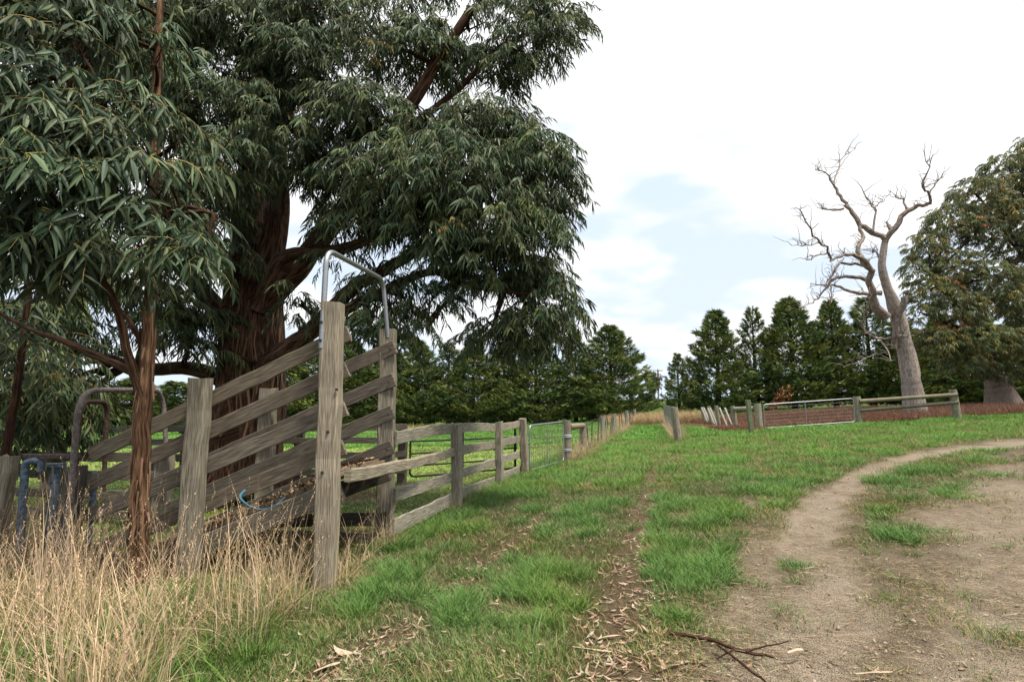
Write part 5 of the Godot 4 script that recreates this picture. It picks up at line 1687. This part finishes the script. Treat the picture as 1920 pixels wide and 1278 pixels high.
# ---------------------------------------------------------------- fences and gates
func make_fences() -> void:
	var BACK := Vector3(0, 0, 1)
	var grey := lin(0.40, 0.35, 0.285)
	var o := thing("rail_fence", "weathered grey timber rail fence running from ramp to mesh gate", "fence", W([-0.86, 0, 8.6]))
	var line := [[-1.45, 6.62], [-0.87, 8.6], [-0.25, 11.2], [0.29, 12.72]]
	var tops := [1.3, 1.30, 1.27, 1.31]
	var nrm := Vector3(0.96, 0, 0.28)
	timber_part("post", o, M.wood, W([-0.86, -0.3, 8.6]), W([-0.88, 1.30, 8.6]), 0.16, 0.15, nrm, grey, 0.016)
	timber_part("post", o, M.wood, W([-0.25, -0.3, 11.22]), W([-0.27, 1.27, 11.22]), 0.17, 0.14, nrm, grey, 0.02)
	timber_part("post", o, M.wood, W([0.32, -0.3, 12.72]), W([0.25, 1.31, 12.72]), 0.17, 0.16, nrm, lin(0.36, 0.30, 0.24), 0.014)
	var ys := [[1.19, 1.23, 1.15, 1.19], [0.86, 0.85, 0.80, 0.83], [0.52, 0.48, 0.45, 0.47], [0.14, 0.15, 0.07, 0.12]]
	for r in 4:
		for k in 3:
			var a := W([line[k][0], ys[r][k], line[k][1]]) - nrm * 0.10
			var b := W([line[k + 1][0], ys[r][k + 1], line[k + 1][1]]) - nrm * 0.10
			if k == 0:
				a += nrm * 0.13; b += nrm * 0.04
			if r == 1 and k == 0:
				a = W([-1.53, 0.925, 5.07]); b = W([-0.87, 0.86, 8.6]) - nrm * 0.06
				var m := timber_part("rail", o, M.wood, a, b, 0.13, 0.075, nrm, lin(0.43, 0.365, 0.29), 0.014, 0.02)
				m.set_meta("label", "longest rail with a broken end reaching the tall ramp post")
				continue
			timber_part("rail", o, M.wood, a, b.lerp(a, -0.02), 0.16 if r != 3 else 0.19, 0.04, nrm, vary(grey, 0.12), 0.01, R(-0.02, 0.02))
	for y in [0.83, 1.2]:
		bolt(o, W([-1.40, y, 6.44]), BACK, 0.012)

	# timber rails of the yard behind
	var yf := thing("yard_fence", "dark timber yard rails behind the ramp beyond pipe gate", "fence", W([-2.3, 0, 11.4]))
	for p in [[-2.3, 11.4, 1.2], [-4.4, 11.2, 1.2], [-6.6, 11.0, 1.25], [-9.0, 10.6, 1.2]]:
		timber_part("post", yf, M.wood, W([p[0], -0.3, p[1]]), W([p[0], p[2], p[1]]), 0.19, 0.16, BACK, lin(0.24, 0.205, 0.17), 0.014)
	for y in [0.25, 0.58, 0.88, 1.14]:
		timber_part("rail", yf, M.wood, W([-2.2, y + 0.02, 11.28]), W([-4.5, y, 11.08]), 0.13, 0.04, BACK, vary(lin(0.23, 0.195, 0.16), 0.15), 0.01)
		timber_part("rail", yf, M.wood, W([-4.4, y + 0.02, 11.06]), W([-6.7, y - 0.02, 10.86]), 0.13, 0.04, BACK, vary(lin(0.23, 0.195, 0.16), 0.15), 0.01)
		timber_part("rail", yf, M.wood, W([-6.5, y, 10.84]), W([-9.1, y, 10.5]), 0.13, 0.04, BACK, vary(lin(0.23, 0.195, 0.16), 0.15), 0.01)
	var lf := thing("side_yard_fence", "low grey timber rails behind the blue frame at left", "fence", W([-5.0, 0, 7.4]))
	for p in [[-4.9, 7.5, 1.0], [-6.6, 7.9, 1.05], [-8.4, 8.3, 1.05]]:
		timber_part("post", lf, M.wood, W([p[0], -0.3, p[1]]), W([p[0], p[2], p[1]]), 0.16, 0.14, BACK, lin(0.26, 0.22, 0.18), 0.014)
	for y in [0.12, 0.38, 0.64, 0.9]:
		timber_part("rail", lf, M.wood, W([-4.75, y, 7.38]), W([-6.65, y - 0.03, 7.80]), 0.12, 0.04, BACK, vary(lin(0.25, 0.215, 0.17), 0.15), 0.01)
		timber_part("rail", lf, M.wood, W([-6.6, y - 0.03, 7.78]), W([-8.5, y, 8.2]), 0.12, 0.04, BACK, vary(lin(0.25, 0.215, 0.17), 0.15), 0.01)

	# the dark pipe gate inside the yard
	var pg := thing("pipe_gate", "dark green pipe gate with five rails inside the paddock fence", "gate", W([-2.1, 0, 11.3]))
	var dk := lin(0.045, 0.055, 0.05)
	var g0 := W([-2.12, 0.14, 11.3]); var g1 := W([0.12, 0.14, 12.95])
	tube_part("frame", pg, M.rusty, bent([g1 + Vector3(0, 0.95, 0), g0 + Vector3(0, 0.95, 0), g0, g1], 0.12), 0.022, 8, dk)
	for f in [0.46, 0.98]:
		tube_part("upright", pg, M.rusty, [g0.lerp(g1, f), g0.lerp(g1, f) + Vector3(0, 0.95, 0)], 0.03 if f > 0.9 else 0.018, 8, dk)
	for y in [0.22, 0.47, 0.72]:
		tube_part("rail", pg, M.rusty, [g0 + Vector3(0, y, 0), g1 + Vector3(0, y, 0)], 0.018, 8, dk)

	mesh_gate("mesh_gate", "galvanised mesh gate hung between rail fence and rope bound post", W([0.42, 0.08, 12.95]), W([1.43, 0.12, 15.0]), 1.06, [0.5], 0.11, 0.3, 0.018, 0.0045, lin(0.55, 0.57, 0.58))
	mesh_gate("wide_mesh_gate", "wide silver mesh gate before the cypress row and dead tree", W([11.34, 0.66, 24.2]), W([15.55, 0.94, 24.42]), 1.05, [0.46], 0.31, 0.15, 0.028, 0.007, lin(0.46, 0.48, 0.49))

	# strainer at the lane fence
	var st := thing("lane_fence", "post and wire fence with leaning droppers along the lane", "fence", W([1.53, 0, 15.2]))
	var pc := lin(0.33, 0.28, 0.22)
	round_post("strainer_post", st, M.wood, W([1.55, -0.2, 15.2]), W([1.55, 1.2, 15.2]), 0.115, pc)
	var wr := MB.new()
	for y in [0.35, 0.39, 0.72, 0.76, 0.78]:
		var ring := []; var rr := []
		for q in 17:
			var a := TAU * q / 16.0
			ring.append(W([1.55, y + 0.03 * sin(a), 15.2]) + Vector3(cos(a), 0, sin(a)) * 0.126); rr.append(0.008)
		tube(wr, ring, rr, 5, lin(0.5, 0.52, 0.6), 0.0, 0.0, 1.0, false)
	part("rope_binding", wr, M.plain, st)
	round_post("strainer_post", st, M.wood, W([2.3, -0.2, 17.5]), W([2.3, 1.05, 17.5]), 0.12, pc)
	round_post("strainer_rail", st, M.wood, W([1.62, 1.03, 15.3]), W([2.34, 0.99, 17.6]), 0.085, lin(0.36, 0.28, 0.21))
	var posts := [[3.86, 23.0], [5.0, 26.6], [7.2, 33.6], [8.9, 39.0]]
	for p in posts:
		var h := height(p[0], p[1])
		round_post("post", st, M.wood, W([p[0], h - 0.2, p[1]]), W([p[0] + R(-0.04, 0.04), h + 1.02, p[1]]), 0.10, lin(0.38, 0.36, 0.32), 10)
	var prev := [2.3, 17.5]
	for p in posts:
		for k in 4:
			var f := (k + 1) / 5.0
			var x: float = lerpf(prev[0], p[0], f); var d: float = lerpf(prev[1], p[1], f)
			var h := height(x, d)
			timber_part("dropper", st, M.wood, W([x + R(-0.1, 0.1), h - 0.05, d]), W([x + R(-0.06, 0.12), h + R(0.88, 1.02), d]), 0.045, 0.035, BACK, lin(0.16, 0.13, 0.1), 0.006)
		for y in [0.3, 0.55, 0.8, 0.95]:
			tube_part("wire", st, M.pipe, [W([prev[0], height(prev[0], prev[1]) + y, prev[1]]), W([p[0], height(p[0], p[1]) + y, p[1]])], 0.004, 4, lin(0.3, 0.3, 0.3))
		prev = p

	# fence on the right of the lane, seen end on
	var rf := thing("lane_end_fence", "row of grey posts seen end on with dry grass at its foot", "fence", W([6.2, 0.3, 20.1]))
	for k in 9:
		var x := 6.2 + 0.252 * 1.9 * k; var d := 20.1 + 1.9 * k
		var h := height(x, d)
		round_post("post", rf, M.wood, W([x, h - 0.2, d]), W([x - 0.14 if k == 0 else x, h + 1.25, d]), 0.14 if k == 0 else 0.09, lin(0.36, 0.31, 0.24) if k == 0 else lin(0.36, 0.35, 0.31), 12)
		if k > 0:
			for y in [0.25, 0.5, 0.75, 1.0, 1.15]:
				var x0 := x - 0.252 * 1.9; var d0 := d - 1.9
				tube_part("wire", rf, M.pipe, [W([x0, height(x0, d0) + y, d0]), W([x, h + y, d])], 0.004, 4, lin(0.3, 0.3, 0.3))

	# green post alone on the grass
	var gp := thing("lone_post", "lone greenish treated post standing in the grass before the gate", "post", W([9.5, 0.5, 21.5]))
	timber_part("post", gp, M.wood, W([9.55, 0.3, 21.5]), W([9.46, 1.87, 21.5]), 0.17, 0.15, BACK, lin(0.22, 0.24, 0.15), 0.01)

	# gate posts, stay and the leaning white droppers
	var wf := thing("dropper_fence", "sagging wire fence with leaning white droppers beside the wide gate", "fence", W([11.1, 0.6, 24.3]))
	round_post("gate_post", wf, M.wood, W([11.15, 0.4, 24.3]), W([11.12, 1.76, 24.3]), 0.15, lin(0.40, 0.37, 0.28))
	round_post("stay_rail", wf, M.wood, W([11.0, 1.55, 24.4]), W([10.86, 1.52, 26.2]), 0.09, lin(0.45, 0.42, 0.34))
	var wp := [[10.9, 26.3, 0.12, 1.05], [11.2, 29.2, 0.11, 1.1], [11.6, 31.4, 0.11, 1.05], [12.0, 33.6, 0.11, 1.0]]
	for p in wp:
		var h := height(p[0], p[1])
		round_post("post", wf, M.wood, W([p[0] + 0.05, h - 0.2, p[1]]), W([p[0] - 0.1, h + p[3], p[1]]), p[2], lin(0.36, 0.33, 0.25), 10)
	for p in [[11.0, 27.2], [11.08, 28.1], [11.3, 30.0], [11.42, 30.7], [11.72, 32.2], [11.84, 32.9]]:
		var h := height(p[0], p[1])
		timber_part("dropper", wf, M.plain, W([p[0] + 0.16, h - 0.05, p[1]]), W([p[0] - 0.22, h + 0.98, p[1]]), 0.07, 0.05, BACK, lin(0.56, 0.55, 0.52), 0.004)
	for k in 3:
		for y in [0.3, 0.6, 0.9]:
			tube_part("wire", wf, M.pipe, [W([wp[k][0], height(wp[k][0], wp[k][1]) + y, wp[k][1]]), W([wp[k + 1][0], height(wp[k + 1][0], wp[k + 1][1]) + y, wp[k + 1][1]])], 0.005, 4, lin(0.3, 0.3, 0.3))

	# round rails before the dead tree
	var pr := thing("post_and_rail_fence", "two round log rails between stout posts before the dead tree", "fence", W([15.75, 0.85, 24.5]))
	round_post("post", pr, M.wood, W([15.78, 0.6, 24.5]), W([15.76, 2.08, 24.5]), 0.16, lin(0.37, 0.34, 0.25))
	round_post("post", pr, M.wood, W([18.9, 0.8, 22.8]), W([18.78, 2.33, 22.8]), 0.15, lin(0.32, 0.29, 0.22))
	round_post("rail", pr, M.wood, W([15.8, 1.86, 24.35]), W([18.85, 2.12, 22.65]), 0.085, lin(0.34, 0.29, 0.21))
	round_post("rail", pr, M.wood, W([15.8, 1.45, 24.37]), W([18.85, 1.80, 22.67]), 0.08, lin(0.27, 0.24, 0.18))

	# blue steel frame and its old post
	var bf := thing("cattle_crush", "old blue painted steel cattle crush frame beside the ramp foot", "cattle crush", W([-5.0, 0, 5.7]))
	var blue := lin(0.16, 0.27, 0.38)
	tube_part("upright", bf, M.rusty, bent([W([-4.96, -0.1, 5.6]), W([-5.01, 1.0, 5.6]), W([-4.86, 1.02, 5.62]), W([-4.86, 0.9, 5.62])], 0.05), 0.036, 10, blue)
	tube_part("upright", bf, M.rusty, [W([-4.84, -0.1, 5.8]), W([-4.86, 0.94, 5.8])], 0.045, 10, blue)
	timber_part("plate", bf, M.rusty, W([-4.98, 0.95, 5.77]), W([-4.74, 0.95, 5.77]), 0.05, 0.05, BACK, blue, 0.004)
	tube_part("brace", bf, M.rusty, [W([-4.62, -0.1, 5.5]), W([-4.36, 0.86, 5.5])], 0.028, 8, lin(0.15, 0.25, 0.36))
	tube_part("upright", bf, M.rusty, [W([-4.30, -0.1, 5.62]), W([-4.30, 0.9, 5.62])], 0.03, 8, lin(0.2, 0.32, 0.45))
	timber_part("beam", bf, M.rusty, W([-5.1, 1.05, 5.68]), W([-4.4, 1.07, 5.5]), 0.06, 0.06, BACK, lin(0.12, 0.11, 0.11), 0.006)
	var op := thing("old_post", "split grey post at the left edge beside the blue frame", "post", W([-5.2, 0, 5.6]))
	timber_part("post", op, M.wood, W([-5.24, -0.3, 5.6]), W([-5.18, 1.06, 5.6]), 0.15, 0.13, BACK, lin(0.33, 0.28, 0.22), 0.016)

func mesh_gate(called: String, label: String, a: Vector3, b: Vector3, h: float, ups: Array, dx: float, dy: float, r: float, wr: float, col: Color) -> void:
	var o := thing(called, label, "gate", a)
	var hv := Vector3(0, h, 0)
	tube_part("frame", o, M.pipe, bent([a.lerp(b, 0.5), a, a + hv, b + hv, b, a.lerp(b, 0.5)], 0.14), r, 10, col)
	for f in ups:
		tube_part("upright", o, M.pipe, [a.lerp(b, f), a.lerp(b, f) + hv], r * 0.8, 8, col)
	var wires := MB.new()
	var L := a.distance_to(b)
	var n := int(L / dx)
	for k in range(1, n):
		var p := a.lerp(b, float(k) / n)
		tube(wires, [p, p + hv], [wr, wr], 4, lin(0.34, 0.35, 0.35), 0.0, 0.0, 1.0, false)
	n = int(h / dy)
	for k in range(1, n):
		var q := hv * (float(k) / n)
		tube(wires, [a + q, b + q], [wr, wr], 4, lin(0.34, 0.35, 0.35), 0.0, 0.0, 1.0, false)
	part("mesh", wires, M.rusty, o)
